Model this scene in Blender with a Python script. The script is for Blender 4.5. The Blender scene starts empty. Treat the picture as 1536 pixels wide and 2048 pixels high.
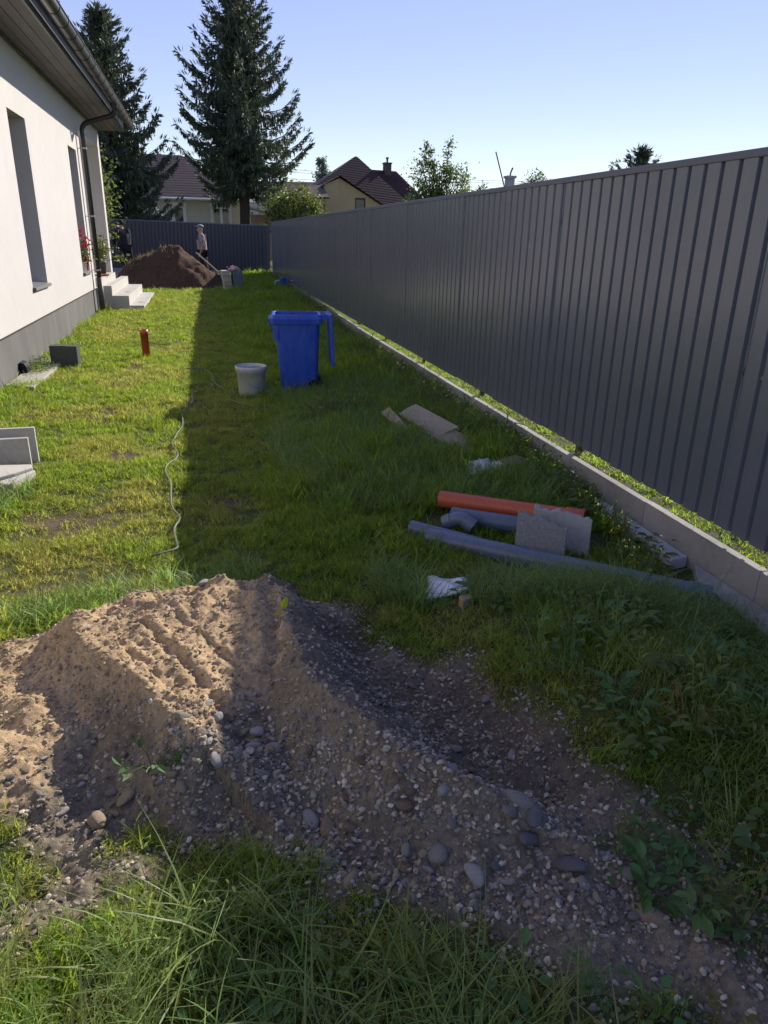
import bpy, math, random
import numpy as np
from mathutils import Vector, Matrix, Euler

random.seed(7)
RNG = np.random.default_rng(7)
S = bpy.context.scene
COL = S.collection
PI = math.pi
R = math.radians

# ------------------------------------------------------------------ camera, sky, sun, exposure
cd = bpy.data.cameras.new('camera')
cam = bpy.data.objects.new('camera', cd)
COL.objects.link(cam)
S.camera = cam
cd.sensor_fit = 'VERTICAL'
cd.sensor_height = 36.0
cd.lens = 36.0 * 1441 / 2048
cd.clip_start = 0.05
cd.clip_end = 3000
CH = 1.68


def cam_axes():
    f = 1441.0
    dy = Vector((400 - 768, 465 - 1024, f)).normalized()
    dn = Vector((692 - 768, 4790 - 1024, f)).normalized()
    dn = (dn - dy * dn.dot(dy)).normalized()
    dz = -dn
    dx = dy.cross(dz)
    return Matrix((dx, dy, dz))          # world = M @ (right, down, forward)


M3 = cam_axes()
right, down, fwd = M3 @ Vector((1, 0, 0)), M3 @ Vector((0, 1, 0)), M3 @ Vector((0, 0, 1))
cam.matrix_world = Matrix(((right.x, -down.x, -fwd.x, 0), (right.y, -down.y, -fwd.y, 0),
                           (right.z, -down.z, -fwd.z, CH), (0, 0, 0, 1)))

SUN = Vector((1.0, 0.92, 0.735)).normalized()
EL = math.asin(SUN.z)
AZ = math.atan2(SUN.x, SUN.y)
world = bpy.data.worlds.new('World')
S.world = world
world.use_nodes = True
wn = world.node_tree
sky = wn.nodes.new('ShaderNodeTexSky')
sky.sky_type = 'NISHITA'
sky.sun_disc = False
sky.sun_elevation = EL
sky.sun_rotation = AZ
sky.altitude = 200
sky.air_density = 1.0
sky.dust_density = 0.0
sky.ozone_density = 2.5
gam = wn.nodes.new('ShaderNodeGamma')
gam.inputs['Gamma'].default_value = 0.50
hsv = wn.nodes.new('ShaderNodeHueSaturation')
hsv.inputs['Saturation'].default_value = 1.42
hsv.inputs['Hue'].default_value = 0.539
wn.links.new(sky.outputs[0], gam.inputs[0])
wn.links.new(gam.outputs[0], hsv.inputs['Color'])
wn.links.new(hsv.outputs[0], wn.nodes['Background'].inputs[0])
wn.nodes['Background'].inputs[1].default_value = 0.117
sl = bpy.data.lights.new('sun', 'SUN')
sl.energy = 2.12
sl.angle = R(0.53)
sl.color = (1.0, 0.93, 0.82)
sun = bpy.data.objects.new('sun', sl)
COL.objects.link(sun)
sun.rotation_euler = SUN.to_track_quat('Z', 'Y').to_euler()
sun.location = SUN * 60
S.view_settings.view_transform = 'Standard'
S.view_settings.look = 'None'
S.view_settings.gamma = 1
S.view_settings.use_curve_mapping = False
S.view_settings.exposure = 1.75
S.cycles.max_bounces = 8
S.cycles.transparent_max_bounces = 8


# ------------------------------------------------------------------ noise, terrain
def vnoise(x, y, seed=0):
    x = np.asarray(x, float); y = np.asarray(y, float)
    xi = np.floor(x).astype(np.int64); yi = np.floor(y).astype(np.int64)
    xf = x - xi; yf = y - yi
    u = xf * xf * xf * (xf * (xf * 6 - 15) + 10); v = yf * yf * yf * (yf * (yf * 6 - 15) + 10)

    def h(a, b):
        n = (a * 374761393 + b * 668265263 + seed * 982451653) & 0xFFFFFFFF
        n = ((n ^ (n >> 13)) * 1274126177) & 0xFFFFFFFF
        return ((n ^ (n >> 16)) & 0xFFFF) / 65535.0
    a = h(xi, yi); b = h(xi + 1, yi); c = h(xi, yi + 1); d = h(xi + 1, yi + 1)
    return (a * (1 - u) + b * u) * (1 - v) + (c * (1 - u) + d * u) * v - 0.5


def fbm(x, y, s, o=3, seed=0):
    r = 0; amp = 1.0
    for i in range(o):
        r = r + amp * vnoise(x / s * 2 ** i, y / s * 2 ** i, seed + i * 17)
        amp *= 0.5
    return r


def sstep(a, b, x):
    t = np.clip((x - a) / (b - a), 0, 1)
    return t * t * (3 - 2 * t)


def seg_dist(x, y, a, b):
    ax, ay = a[:2]; bx, by = b[:2]
    dx, dy = bx - ax, by - ay
    t = np.clip(((x - ax) * dx + (y - ay) * dy) / (dx * dx + dy * dy), 0, 1)
    px, py = ax + t * dx, ay + t * dy
    side = dx * (y - ay) - dy * (x - ax)
    return np.hypot(x - px, y - py), t, side


def ridge(x, y, pts, sl_left, sl_right, w=0.02):
    best = np.full(np.shape(x), -9.0)
    for a, b in zip(pts[:-1], pts[1:]):
        d, t, side = seg_dist(x, y, a, b)
        zc = a[2] + (b[2] - a[2]) * t
        sl = np.where(side > 0, sl_left, sl_right)
        best = np.maximum(best, zc - sl * (np.sqrt(d * d + w * w) - w))
    return best


def poly_sd(x, y, poly):
    """signed distance, negative inside"""
    x = np.asarray(x, float); y = np.asarray(y, float)
    d = np.full(x.shape, 1e9); ins = np.zeros(x.shape, bool)
    n = len(poly)
    for i in range(n):
        a = poly[i]; b = poly[(i + 1) % n]
        d = np.minimum(d, seg_dist(x, y, a, b)[0])
        if a[1] != b[1]:
            c = ((a[1] > y) != (b[1] > y)) & (x < (b[0] - a[0]) * (y - a[1]) / (b[1] - a[1]) + a[0])
            ins ^= c
    return np.where(ins, -d, d)


KX = 2.56            # front face of the kerb
FX = 2.635            # fence plane
FY = 30.3            # back fence line at the corner
RIDGE1 = [(0.20, 3.30, .05), (0.215, 2.95, .14), (0.23, 2.6, .19), (0.263, 2.23, .215), (0.373, 1.94, .215), (0.525, 1.685, .195),
          (0.70, 1.555, .15), (0.865, 1.43, .08), (1.02, 1.3, .03)]
RIDGE2 = [(-0.62, 2.75, .15), (-0.585, 2.66, .165), (-0.362, 2.37, .205), (-0.22, 2.15, .215), (-0.106, 1.97, .165), (-0.06, 1.90, .08), (-0.03, 1.84, -.04)]
PLAT = [(-.6, 2.66), (-.362, 2.39), (-.22, 2.17), (-.13, 2.06), (-.04, 2.2), (.05, 2.3), (.12, 2.4), (.2, 2.9), (.1, 3.02), (-.2, 2.98), (-.62, 2.86)]
SPILL = [(-.62, 2.72), (-.8, 2.86), (-1.7, 2.85), (-1.7, 1.9), (-.9, 1.95), (-.72, 2.05), (-.62, 2.3)]
BANK = [(1.22, 2.75, .09), (1.5, 2.35, .22), (1.62, 1.95, .24), (1.75, 1.5, .17), (1.8, 1.0, .1)]
SOIL = [(-2.2, 2.85), (-.93, 2.92), (-.55, 3.08), (-.11, 3.21), (.23, 3.37), (.64, 3.06), (.67, 2.67), (1.01, 2.4), (1.08, 1.98), (1.18, 1.71),
        (1.28, 1.36), (1.35, 1.14), (1.12, .86), (.82, 1.07), (.73, 1.16), (.4, 1.37), (.22, 1.39), (.11, 1.58), (-.14, 1.75), (-.26, 1.82),
        (-.37, 1.76), (-.25, 1.63), (-.43, 1.44), (-.6, 1.5), (-.57, 1.7), (-.7, 1.91), (-2.2, 1.9)]
GRAVEL = [(-.15, 2.15), (.09, 2.13), (.26, 1.86), (.65, 1.69), (1.02, 1.42), (1.13, 1.27), (1.12, 1.13), (.78, 1.25), (.28, 1.46), (.03, 1.7), (-.22, 1.9)]
TRENCH = [(.35, 2.9), (.65, 3.0), (.68, 2.6), (1.0, 2.35), (1.08, 1.95), (1.15, 1.65), (.9, 1.6), (.62, 1.8), (.45, 2.1)]


def rise(y):
    return 0.15 * np.clip((y - 12) / 14, 0, 1)


def soil_sd(x, y):
    return poly_sd(x, y, SOIL) + 0.10 * fbm(x, y, .22, 2, 5)


def height(x, y, fine=True):
    x = np.asarray(x, float); y = np.asarray(y, float)
    base = -.03 + .035 * fbm(x, y, 1.1, 2, 1) + .012 * fbm(x, y, .2, 2, 2) + rise(y)
    base = base + .03 * sstep(.6, 2.2, x) * sstep(3, 5, y)
    near = sstep(2.2, 1.2, y)
    base = base + near * .05
    m = (y < 4.2) & (y > .2)
    k = .018
    if np.any(m):
        xm, ym = x[m], y[m]
        wob = .035 * fbm(xm, ym, .17, 3, 21)
        xx, yy = xm + wob, ym + .035 * fbm(xm, ym, .17, 3, 33)
        fs = [base[m], ridge(xx, yy, RIDGE1, .68, 1.0, .006) + .022, ridge(xx, yy, RIDGE2, .45, 1.2, .008),
              (.165 + .035 * sstep(2.2, 2.8, yy)) - .75 * np.maximum(poly_sd(xx, yy, PLAT), 0),
              .075 - .35 * np.maximum(poly_sd(xx, yy, SPILL), 0),
              ridge(xx, yy, BANK, .42, .42, .12)]
        acc = sum(np.exp(np.clip(f / k, -60, 60)) for f in fs)
        h = k * np.log(acc)
        # trench right of the crest is hollow
        h = h - .085 * sstep(.06, -.14, poly_sd(xm, ym, TRENCH))
        sd = poly_sd(xm, ym, SOIL)
        soil = sstep(.06, -.06, sd)
        if fine:
            h = h + soil * (.040 * fbm(xm, ym, .14, 4, 40) + .020 * np.abs(fbm(xm, ym, .05, 3, 44)) + .012 * np.abs(fbm(xm, ym, .026, 2, 45)))
            # pressed tracks and a shovel cut in the sand
            for a, b, wd, dp in [((-.33, 2.72), (-.02, 2.13), .02, .018), ((-.22, 2.80), (.09, 2.25), .013, .010), ((.19, 2.95), (.20, 2.45), .035, .022),
                                 ((-.02, 2.13), (.02, 2.0), .04, .03), ((-.28, 2.93), (-.12, 2.96), .05, .05), ((-.42, 2.6), (-.18, 2.2), .012, .012)]:
                d, t, sd2 = seg_dist(xm + .012 * fbm(xm, ym, .08, 2, 9), ym, a, b)
                h = h - dp * np.exp(-(d / wd) ** 2) + .4 * dp * np.exp(-((d - 2 * wd) / wd) ** 2)
        base = base.copy()
        base[m] = h
    # raised ground behind the kerb and behind the back fence
    b2 = .155 + rise(y) + .02 * fbm(x, y, .4, 2, 3)
    t = sstep(KX + .02, KX + .04, x)
    base = base * (1 - t) + b2 * t
    # dug earth where the two men stand
    base = base + .12 * sstep(25.5, 26.8, y) * sstep(-1.4, -2.2, x) * sstep(29.5, 28, y)
    return base


def H1(x, y):
    return float(height(np.array([x]), np.array([y]))[0])


# ------------------------------------------------------------------ materials
def nodes_of(m):
    m.use_nodes = True
    return m.node_tree.nodes, m.node_tree.links, m.node_tree.nodes['Principled BSDF']


def mat(name, col, rough=.6, spec=.5, metal=0.0, var=None, var2=None, bump=None, trans=0.0, rnd=0.0, coat=0.0, stretch=None, tint=None):
    """var=(scale, other colour, amount); bump=(scale, strength, distance)"""
    m = bpy.data.materials.new(name)
    n, l, p = nodes_of(m)
    p.inputs['Roughness'].default_value = rough
    p.inputs['Specular IOR Level'].default_value = spec
    p.inputs['Metallic'].default_value = metal
    p.inputs['Coat Weight'].default_value = coat
    tc = n.new('ShaderNodeTexCoord')
    vec = tc.outputs['Object']
    if stretch:
        mp = n.new('ShaderNodeMapping'); mp.inputs['Scale'].default_value = stretch
        l.new(vec, mp.inputs[0]); vec = mp.outputs[0]
    rgb = n.new('ShaderNodeRGB'); rgb.outputs[0].default_value = (*col, 1)
    c = rgb.outputs[0]

    def mix(fac, a, b):
        mx = n.new('ShaderNodeMix'); mx.data_type = 'RGBA'
        if isinstance(fac, float): mx.inputs[0].default_value = fac
        else: l.new(fac, mx.inputs[0])
        l.new(a, mx.inputs[6])
        if isinstance(b, tuple): mx.inputs[7].default_value = (*b, 1)
        else: l.new(b, mx.inputs[7])
        return mx.outputs[2]

    def noise(scale, lo, hi, amt, det=5):
        t = n.new('ShaderNodeTexNoise'); t.inputs['Scale'].default_value = scale; t.inputs['Detail'].default_value = det
        t.inputs['Roughness'].default_value = .65
        l.new(vec, t.inputs['Vector'])
        mr = n.new('ShaderNodeMapRange'); mr.inputs[1].default_value = lo; mr.inputs[2].default_value = hi; mr.inputs[4].default_value = amt
        l.new(t.outputs[0], mr.inputs[0])
        return mr.outputs[0]
    if tint:
        at = n.new('ShaderNodeAttribute'); at.attribute_type = 'INSTANCER'; at.attribute_name = 'tint'
        c = mix(at.outputs['Fac'], c, tint)
    for v in (var, var2):
        if v: c = mix(noise(v[0], .38, .66, v[2]), c, v[1])
    if rnd:
        oi = n.new('ShaderNodeObjectInfo')
        mr = n.new('ShaderNodeMapRange'); mr.inputs[3].default_value = 1 - rnd; mr.inputs[4].default_value = 1 + rnd
        l.new(oi.outputs['Random'], mr.inputs[0])
        hs = n.new('ShaderNodeHueSaturation'); l.new(mr.outputs[0], hs.inputs['Value']); l.new(c, hs.inputs['Color'])
        mh = n.new('ShaderNodeMath'); mh.operation = 'MULTIPLY_ADD'; mh.inputs[1].default_value = .03; mh.inputs[2].default_value = .485
        l.new(oi.outputs['Random'], mh.inputs[0]); l.new(mh.outputs[0], hs.inputs['Hue'])
        c = hs.outputs[0]
    l.new(c, p.inputs['Base Color'])
    if bump:
        t = n.new('ShaderNodeTexNoise'); t.inputs['Scale'].default_value = bump[0]; t.inputs['Detail'].default_value = 6
        l.new(vec, t.inputs['Vector'])
        b = n.new('ShaderNodeBump'); b.inputs['Strength'].default_value = bump[1]; b.inputs['Distance'].default_value = bump[2]
        l.new(t.outputs[0], b.inputs['Height']); l.new(b.outputs[0], p.inputs['Normal'])
    if trans:
        tr = n.new('ShaderNodeBsdfTranslucent')
        hs = n.new('ShaderNodeHueSaturation'); hs.inputs['Value'].default_value = 2.1; hs.inputs['Saturation'].default_value = 1.1
        hs.inputs['Hue'].default_value = .485
        l.new(c, hs.inputs['Color']); l.new(hs.outputs[0], tr.inputs['Color'])
        ms = n.new('ShaderNodeMixShader'); ms.inputs[0].default_value = trans
        l.new(p.outputs[0], ms.inputs[1]); l.new(tr.outputs[0], ms.inputs[2])
        l.new(ms.outputs[0], n['Material Output'].inputs['Surface'])
    return m


MT = {}
MT['wall'] = mat('white_render', (.57, .54, .515), .9, .2, var=(1.1, (.52, .495, .47), .8), var2=(5, (.59, .56, .535), .5), bump=(160, .5, .004))
MT['wall2'] = mat('cream_render', (.55, .52, .42), .9, .2, var=(.8, (.46, .44, .36), .5))
MT['yellow'] = mat('yellow_render', (.50, .40, .22), .9, .2, var=(.7, (.42, .33, .18), .6))
MT['plinth'] = mat('grey_plinth', (.125, .12, .115), .85, .3, var=(2.5, (.18, .172, .162), .8), stretch=(1, 1, .25), bump=(300, .5, .003))
MT['concrete'] = mat('concrete', (.42, .40, .37), .9, .25, var=(3, (.33, .315, .29), .9), var2=(28, (.48, .46, .43), .6), bump=(90, .5, .004))
MT['concrete_d'] = mat('rough_concrete', (.24, .237, .228), .92, .2, var=(5, (.22, .215, .205), .8), var2=(60, (.40, .39, .37), .7), bump=(150, .9, .006))
MT['block_dark'] = mat('mossy_concrete', (.085, .095, .08), .95, .15, var=(5, (.06, .07, .058), .8), var2=(40, (.13, .135, .12), .5), bump=(120, .8, .005))
MT['kerb'] = mat('kerb_concrete', (.36, .335, .30), .9, .25, var=(2.2, (.23, .22, .20), .9), var2=(20, (.36, .34, .31), .6), rnd=.12, bump=(120, .4, .003))
MT['step'] = mat('step_concrete', (.50, .475, .43), .85, .3, var=(2.2, (.43, .41, .37), .7), bump=(120, .3, .003))
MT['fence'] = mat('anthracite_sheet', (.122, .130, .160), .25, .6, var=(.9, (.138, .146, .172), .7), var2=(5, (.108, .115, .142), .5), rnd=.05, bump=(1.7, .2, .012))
MT['fence_shade'] = mat('anthracite_sheet_shade', (.032, .037, .058), .36, .5, var=(.9, (.038, .043, .064), .7), rnd=.05, bump=(1.7, .2, .012))  # same anthracite sheet as the side fence, its shade put into a darker colour
MT['fence_cap'] = mat('anthracite_cap', (.11, .115, .145), .4, .5)
MT['metal_d'] = mat('dark_metal', (.03, .031, .034), .38, .5, var=(3, (.045, .045, .047), .6))
MT['gutter'] = mat('grey_gutter', (.13, .125, .12), .30, .5, metal=.55, var=(2, (.17, .165, .16), .5))
MT['zinc'] = mat('zinc', (.42, .42, .42), .4, .5, metal=.7)
MT['soffit'] = mat('stained_board', (.125, .105, .092), .6, .4, var=(2.2, (.19, .165, .15), .8), var2=(14, (.09, .076, .068), .7), stretch=(6, .8, 6), rnd=.18)
MT['tile'] = mat('brown_roof_tile', (.080, .056, .048), .7, .3, var=(1.2, (.105, .073, .062), .8), rnd=.1)
MT['tile2'] = mat('dark_red_roof', (.045, .026, .023), .75, .2, var=(.6, (.058, .033, .028), .8))
MT['white'] = mat('white_pvc', (.78, .78, .77), .45, .5)
MT['glass'] = mat('dark_glass', (.02, .022, .025), .06, .6)
MT['blue'] = mat('blue_plastic', (.012, .066, .44), .40, .5, var=(1.8, (.02, .085, .52), .6), var2=(14, (.16, .24, .55), .22), stretch=(1, 1, .35), bump=(60, .06, .002))
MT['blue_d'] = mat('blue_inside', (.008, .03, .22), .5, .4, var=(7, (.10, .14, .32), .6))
MT['rubber'] = mat('black_rubber', (.012, .012, .013), .7, .3)
MT['bucket'] = mat('worn_white_plastic', (.62, .62, .58), .5, .4, var=(4, (.48, .49, .47), .8), var2=(11, (.40, .47, .56), .5), bump=(40, .2, .002))
MT['mortar'] = mat('dried_mortar', (.30, .29, .27), .95, .1, var=(20, (.40, .39, .37), .8), bump=(60, 1, .01))
MT['orange'] = mat('orange_pvc', (.50, .085, .032), .42, .5, var=(2, (.42, .075, .035), .6), var2=(9, (.36, .15, .09), .4))
MT['greypipe'] = mat('grey_pvc', (.095, .125, .185), .36, .5, var=(3, (.12, .15, .21), .7), var2=(25, (.17, .19, .22), .3))
MT['pipe_in'] = mat('pipe_inside', (.03, .03, .035), .8, .2)
MT['wood'] = mat('grey_board', (.33, .265, .195), .8, .3, var=(2, (.25, .215, .175), .8), var2=(9, (.40, .33, .25), .6), stretch=(1.2, 14, 14), rnd=.12, bump=(18, .35, .004))
MT['foil'] = mat('white_sack', (.74, .75, .80), .55, .4, var=(9, (.62, .63, .67), .6))
MT['paper'] = mat('pale_sheet', (.50, .50, .50), .8, .2, var=(6, (.40, .40, .41), .8))
MT['hose'] = mat('grey_hose', (.15, .155, .125), .5, .4, var=(3, (.11, .115, .09), .6))
MT['bark'] = mat('spruce_bark', (.055, .045, .038), .9, .2, var=(6, (.085, .072, .06), .8), stretch=(4, 4, .8), bump=(15, .6, .02))
MT['needle'] = mat('spruce_needles', (.055, .082, .056), .55, .4, var=(.45, (.125, .14, .055), .9), var2=(3, (.036, .058, .048), .6), trans=.15)
MT['leaf'] = mat('tree_leaf', (.06, .10, .03), .5, .4, var=(.7, (.12, .15, .04), .8), trans=.35)
MT['leaf_y'] = mat('bush_leaf', (.12, .15, .035), .5, .4, var=(1.2, (.05, .08, .025), .8), trans=.35)
MT['leaf_g'] = mat('poplar_leaf', (.13, .17, .14), .55, .4, var=(.5, (.09, .13, .10), .8), trans=.3)
MT['soil_heap'] = mat('brown_earth', (.085, .052, .032), .95, .1, var=(2.2, (.055, .034, .023), .8), var2=(14, (.12, .078, .05), .7), bump=(30, .9, .03))
MT['skin'] = mat('skin', (.45, .25, .17), .5, .4)
MT['cloth_g'] = mat('grey_tshirt', (.34, .30, .29), .9, .2, var=(7, (.27, .24, .235), .7))
MT['cloth_k'] = mat('black_cloth', (.013, .013, .016), .85, .3, var=(7, (.028, .028, .034), .7))
MT['cloth_s'] = mat('dark_shorts', (.02, .02, .028), .85, .3)
MT['hair'] = mat('dark_hair', (.02, .014, .01), .8, .3)
MT['cap'] = mat('grey_cap', (.33, .35, .35), .85, .2)
MT['red'] = mat('red_pot', (.48, .012, .035), .4, .5)
MT['petal'] = mat('red_petal', (.50, .02, .05), .6, .3, trans=.2)
MT['terra'] = mat('terracotta', (.45, .19, .10), .8, .2)
MT['potgrey'] = mat('grey_pot', (.07, .068, .066), .5, .4)
MT['pink'] = mat('pale_pink_cloth', (.62, .35, .28), .85, .2, var=(12, (.70, .55, .45), .8))
MT['slab'] = mat('paving_slab', (.44, .40, .34), .9, .2, var=(4, (.36, .33, .28), .8), rnd=.14, bump=(80, .4, .004))
MT['brick'] = mat('weathered_brick', (.33, .20, .13), .9, .2, var=(3, (.42, .36, .30), .8))

MT['blade'] = mat('grass_blade', (.165, .245, .036), .5, .3, rnd=.3, trans=.55, tint=(.27, .27, .075))
MT['blade_d'] = mat('long_grass_blade', (.155, .25, .072), .45, .35, rnd=.3, trans=.50, tint=(.26, .23, .09))
MT['weed2'] = mat('yellowish_weed_leaf', (.12, .17, .05), .55, .3, rnd=.3, trans=.42, tint=(.24, .20, .06))
MT['weed'] = mat('weed_leaf', (.085, .165, .05), .5, .4, rnd=.3, trans=.42, tint=(.15, .18, .04))
MT['seedling'] = mat('lime_leaf', (.26, .34, .03), .5, .4, trans=.5)
PEB = {'grey': (.235, .222, .202), 'pale': (.40, .385, .355), 'tan': (.31, .235, .16), 'brown': (.17, .115, .08), 'bluegrey': (.155, .157, .168)}
for k_, c_ in PEB.items():
    MT['peb_' + k_] = mat(k_ + '_stone', c_, .75, .35, var=(1.6, (.25, .20, .145), .55), var2=(9, tuple(.7 * v for v in c_), .7), rnd=.2, bump=(14, .5, .06))
MT['grit'] = mat('grit', (.29, .23, .165), .85, .3, rnd=.45, tint=(.42, .37, .30))
MT['clod'] = mat('sand_clod', (.40, .30, .19), .95, .1, rnd=.2, bump=(60, .6, .003))
MT['dry_grass'] = mat('dry_grass', (.20, .17, .075), .7, .2, trans=.3)


def ground_material():
    m = bpy.data.materials.new('yard_soil')
    n, l, p = nodes_of(m)
    p.inputs['Roughness'].default_value = .95
    p.inputs['Specular IOR Level'].default_value = .15
    at = n.new('ShaderNodeAttribute'); at.attribute_name = 'ground_tone'
    tc = n.new('ShaderNodeTexCoord')

    def nz(scale, det=6):
        t = n.new('ShaderNodeTexNoise'); t.inputs['Scale'].default_value = scale; t.inputs['Detail'].default_value = det
        t.inputs['Roughness'].default_value = .7
        l.new(tc.outputs['Object'], t.inputs['Vector']); return t.outputs[0]
    mr = n.new('ShaderNodeMapRange'); mr.inputs[1].default_value = .3; mr.inputs[2].default_value = .7
    mr.inputs[3].default_value = .62; mr.inputs[4].default_value = 1.35
    l.new(nz(55), mr.inputs[0])
    mr2 = n.new('ShaderNodeMapRange'); mr2.inputs[1].default_value = .35; mr2.inputs[2].default_value = .65
    mr2.inputs[3].default_value = .8; mr2.inputs[4].default_value = 1.2
    l.new(nz(5), mr2.inputs[0])
    mu = n.new('ShaderNodeMath'); mu.operation = 'MULTIPLY'; l.new(mr.outputs[0], mu.inputs[0]); l.new(mr2.outputs[0], mu.inputs[1])
    hs = n.new('ShaderNodeHueSaturation'); l.new(at.outputs['Color'], hs.inputs['Color']); l.new(mu.outputs[0], hs.inputs['Value'])
    l.new(hs.outputs[0], p.inputs['Base Color'])
    b = n.new('ShaderNodeBump'); b.inputs['Strength'].default_value = .9; b.inputs['Distance'].default_value = .006
    l.new(nz(170, 4), b.inputs['Height'])
    b2 = n.new('ShaderNodeBump'); b2.inputs['Strength'].default_value = .7; b2.inputs['Distance'].default_value = .015
    l.new(nz(38, 5), b2.inputs['Height']); l.new(b.outputs[0], b2.inputs['Normal']); l.new(b2.outputs[0], p.inputs['Normal'])
    return m


# ------------------------------------------------------------------ mesh helpers
class MB:
    def __init__(self):
        self.v = []; self.f = []; self.mi = []

    def add(self, verts, faces, mi=0):
        o = len(self.v)
        self.v.extend([tuple(p) for p in verts]); self.f.extend([tuple(i + o for i in q) for q in faces]); self.mi.extend([mi] * len(faces))
        return self

    def box(self, lo, hi, mi=0, xf=None):
        x0, y0, z0 = lo; x1, y1, z1 = hi
        vs = [Vector(p) for p in ((x0, y0, z0), (x1, y0, z0), (x1, y1, z0), (x0, y1, z0), (x0, y0, z1), (x1, y0, z1), (x1, y1, z1), (x0, y1, z1))]
        if xf is not None: vs = [xf @ p for p in vs]
        return self.add(vs, [(0, 3, 2, 1), (4, 5, 6, 7), (0, 1, 5, 4), (1, 2, 6, 5), (2, 3, 7, 6), (3, 0, 4, 7)], mi)

    def prism(self, poly, lo, hi, axis='y', mi=0):
        """poly in the two other axes, extruded along axis"""
        def P(a, b, t):
            return {'x': (t, a, b), 'y': (a, t, b), 'z': (a, b, t)}[axis]
        k = len(poly)
        vs = [P(a, b, lo) for a, b in poly] + [P(a, b, hi) for a, b in poly]
        fs = [tuple(range(k))[::-1], tuple(range(k, 2 * k))] + [(i, (i + 1) % k, k + (i + 1) % k, k + i) for i in range(k)]
        return self.add(vs, fs, mi)

    def tube(self, path, r, n=10, caps=True, mi=0, a0=0, a1=2 * PI):
        path = [Vector(p) for p in path]
        full = abs(a1 - a0 - 2 * PI) < 1e-6
        m = n if full else n + 1
        rings = []; up = None
        for i, p in enumerate(path):
            t = (path[min(i + 1, len(path) - 1)] - path[max(i - 1, 0)]).normalized()
            if up is None:
                up = Vector((0, 0, 1)) if abs(t.z) < .9 else Vector((0, 1, 0))
            up = (up - t * up.dot(t)).normalized()
            sd = t.cross(up)
            rr = r[i] if isinstance(r, (list, tuple)) else r
            rings.append([p + (sd * math.cos(a0 + (a1 - a0) * j / n) + up * math.sin(a0 + (a1 - a0) * j / n)) * rr for j in range(m)])
        vs = [q for g in rings for q in g]; fs = []
        for i in range(len(rings) - 1):
            for j in range(n if full else n):
                a = i * m + j; b = i * m + (j + 1) % m
                fs.append((a, b, b + m, a + m))
        if caps and full:
            fs.append(tuple(range(m))[::-1]); fs.append(tuple(range(len(vs) - m, len(vs))))
        return self.add(vs, fs, mi)

    def lathe(self, prof, n=24, c=(0, 0, 0), mi=0):
        vs = []; fs = []
        for r_, z in prof:
            vs += [(c[0] + r_ * math.cos(2 * PI * j / n), c[1] + r_ * math.sin(2 * PI * j / n), c[2] + z) for j in range(n)]
        for i in range(len(prof) - 1):
            for j in range(n):
                a = i * n + j; b = i * n + (j + 1) % n
                fs.append((a, b, b + n, a + n))
        return self.add(vs, fs, mi)

    def mesh(self, name, mats, smooth=False):
        me = bpy.data.meshes.new(name)
        me.from_pydata(self.v, [], self.f)
        for m in (mats if isinstance(mats, (list, tuple)) else [mats]): me.materials.append(m)
        if any(self.mi): me.polygons.foreach_set('material_index', self.mi)
        me.update()
        if smooth: me.polygons.foreach_set('use_smooth', [True] * len(me.polygons))
        return me


def link(o, parent=None):
    COL.objects.link(o)
    if parent is not None: o.parent = parent
    return o


def obj(name, mb, mats, parent=None, smooth=False, bevel=0, loc=None, rot=None, autos=False):
    me = mb if isinstance(mb, bpy.types.Mesh) else mb.mesh(name, mats, smooth)
    o = link(bpy.data.objects.new(name, me), parent)
    if loc is not None: o.location = loc
    if rot is not None: o.rotation_euler = rot
    if bevel:
        b = o.modifiers.new('edge', 'BEVEL'); b.width = bevel; b.segments = 2; b.limit_method = 'ANGLE'; b.angle_limit = R(40)
    return o


def tag(o, label, cat, group=None, kind=None):
    o['label'] = label; o['category'] = cat
    if group: o['group'] = group
    if kind: o['kind'] = kind
    return o


def thing(name, label, cat, loc=(0, 0, 0), rot=(0, 0, 0), group=None):
    o = bpy.data.objects.new(name, None); COL.objects.link(o)
    o.location = loc; o.rotation_euler = rot; o.empty_display_size = .1
    return tag(o, label, cat, group)


def structure(o):
    o['kind'] = 'structure'
    return o


# ------------------------------------------------------------------ ground
def axis(parts):
    a = []
    for lo, hi, st in parts:
        a += list(np.arange(lo, hi - 1e-9, st))
    a.append(parts[-1][1])
    return np.array(a)


gx = np.concatenate([[-900, -300, -100, -40, -15, -8, -4], axis([(-3, -2.3, .1), (-2.3, -1.5, .05), (-1.5, 2.2, .0085), (2.2, 2.56, .03), (2.56, 2.62, .01), (2.62, 3.4, .06)]), [4, 5, 7, 10, 15, 30, 60, 120, 300, 900]])
gy = np.concatenate([[-200, -60, -20, -8, -3, -1, 0], axis([(.3, .8, .05), (.8, 3.5, .0085), (3.5, 5, .03), (5, 9, .06), (9, 18, .12), (18, 32, .25)]), [34, 38, 45, 55, 70, 90, 120, 200, 400, 1000]])
GX, GY = np.meshgrid(gx, gy)
GZ = height(GX, GY)
nx, ny = len(gx), len(gy)
verts = np.stack([GX.ravel(), GY.ravel(), GZ.ravel()], 1)
idx = np.arange(nx * ny).reshape(ny, nx)
quads = np.stack([idx[:-1, :-1].ravel(), idx[:-1, 1:].ravel(), idx[1:, 1:].ravel(), idx[1:, :-1].ravel()], 1)
gm = bpy.data.meshes.new('ground')
gm.vertices.add(len(verts)); gm.vertices.foreach_set('co', verts.ravel())
gm.loops.add(quads.size); gm.loops.foreach_set('vertex_index', quads.ravel().astype(np.int32))
gm.polygons.add(len(quads)); gm.polygons.foreach_set('loop_start', np.arange(0, quads.size, 4, dtype=np.int32))
gm.polygons.foreach_set('use_smooth', np.ones(len(quads), bool))
gm.update(calc_edges=True)
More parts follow.
